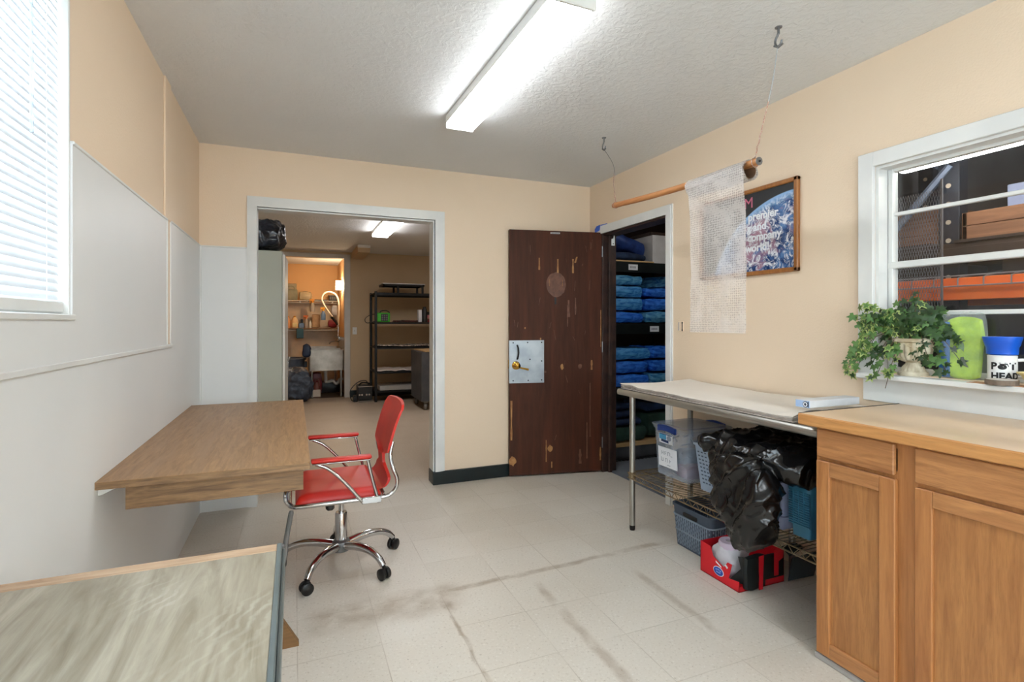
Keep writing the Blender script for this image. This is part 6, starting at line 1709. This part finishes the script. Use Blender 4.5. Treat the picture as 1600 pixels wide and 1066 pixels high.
def crate(x0, x1, y0, y1, z0, n, h, lab):
    t = thing('timber_crate', lab, 'crate', ((x0 + x1) / 2, (y0 + y1) / 2, z0), 0, 'timber crates on the pallet rack')
    for k in range(n):
        b = MB(); b.box(x0, x0 + 0.02, y0, y1, z0 + k * h + 0.003, z0 + (k + 1) * h, 0.002); b.box(x1 - 0.02, x1, y0, y1, z0 + k * h + 0.003, z0 + (k + 1) * h, 0.002)
        b.box(x0, x1, y0, y0 + 0.02, z0 + k * h + 0.003, z0 + (k + 1) * h); b.box(x0, x1, y1 - 0.02, y1, z0 + k * h + 0.003, z0 + (k + 1) * h)
        b.build('board', CRATEW, t)
b = MB(); b.box(3.24, 4.40, -0.84, 1.675, 1.676, 1.690); tag(b.build('rack_board', DARKBR), 'long brown deck board on the upper beam of the pallet rack', 'board')
b = MB(); b.box(3.24, 4.40, 1.785, 2.325, 1.676, 1.690); tag(b.build('rack_board', DARKBR), 'short brown deck board between the two close uprights of the pallet rack', 'board')
crate(3.29, 4.10, 0.62, 1.662, 1.691, 2, 0.072, 'rough brown timber crate on the right of the rack board')
crate(3.42, 4.10, 1.80, 2.30, 1.691, 3, 0.072, 'rough brown timber crate on the left of the rack board')
b = MB(); b.box(3.40, 3.95, 0.70, 1.52, 1.836, 1.965, 0.004); tag(b.build('pale_box', M('pale blue grey card', (146, 156, 190), 0.6)), 'pale blue grey box on the right hand timber crate', 'box')
for i, (y0, y1, z1, m, lab) in enumerate(((1.86, 2.28, 1.60, DARKBR, 'dark brown carton at the left of the wire deck'), (1.10, 1.55, 1.585, M('dim brown carton', (96, 74, 60), 0.8), 'brown carton in the middle of the wire deck'), (0.55, 1.0, 1.575, DARKBR, 'dark brown carton at the right of the wire deck'))):
    b = MB(); b.box(3.42, 3.95, y0, y1, 1.507, z1, 0.004); tag(b.build('carton', m), lab, 'carton', 'cartons on the wire deck')
b = MB(); b.box(2.75, 3.05, 0.45, 1.15, 0.0, 1.245, 0.008); tag(b.build('machine_cabinet', M('dark blue black cabinet', (36, 40, 52), 0.4, c2=(52, 58, 72), nscale=3)), 'dark cabinet close behind the inner window at the right', 'cabinet')
t = thing('tube_light', 'long lit tube light hanging in the store beyond the inner window', 'ceiling light', (3.0, 0.7, 2.05))
b = MB(); b.box(2.98, 3.02, -0.45, 1.793, 2.050, 2.078, 0.006); b.build('tube', emit('lit store tube', (255, 250, 240), LAMP_STORE), t)
b = MB(); b.box(2.965, 3.035, -0.47, 1.80, 2.080, 2.105, 0.004); b.build('housing', M('dull white housing', (196, 190, 182), 0.5), t)
for y in (-0.2, 1.2):
    b = MB(); b.tube([(3.0, y, 2.105), (3.0, y, 3.40)], 0.004, 5); b.build('chain', GALV, t)
t = thing('ceiling_light', 'fill light added further inside the store, out of the window view', 'ceiling light', (4.9, 0.5, 3.4))  # added unseen fixture that lifts the light in the store
b = MB(); b.box(4.8, 5.0, -0.2, 1.2, 3.36, 3.40); b.build('housing', WHITEP, t)
b = MB(); b.box(4.82, 4.98, -0.18, 1.18, 3.335, 3.36); b.build('diffuser', emit('added store diffuser', (255, 250, 240), LAMP_STORE), t)
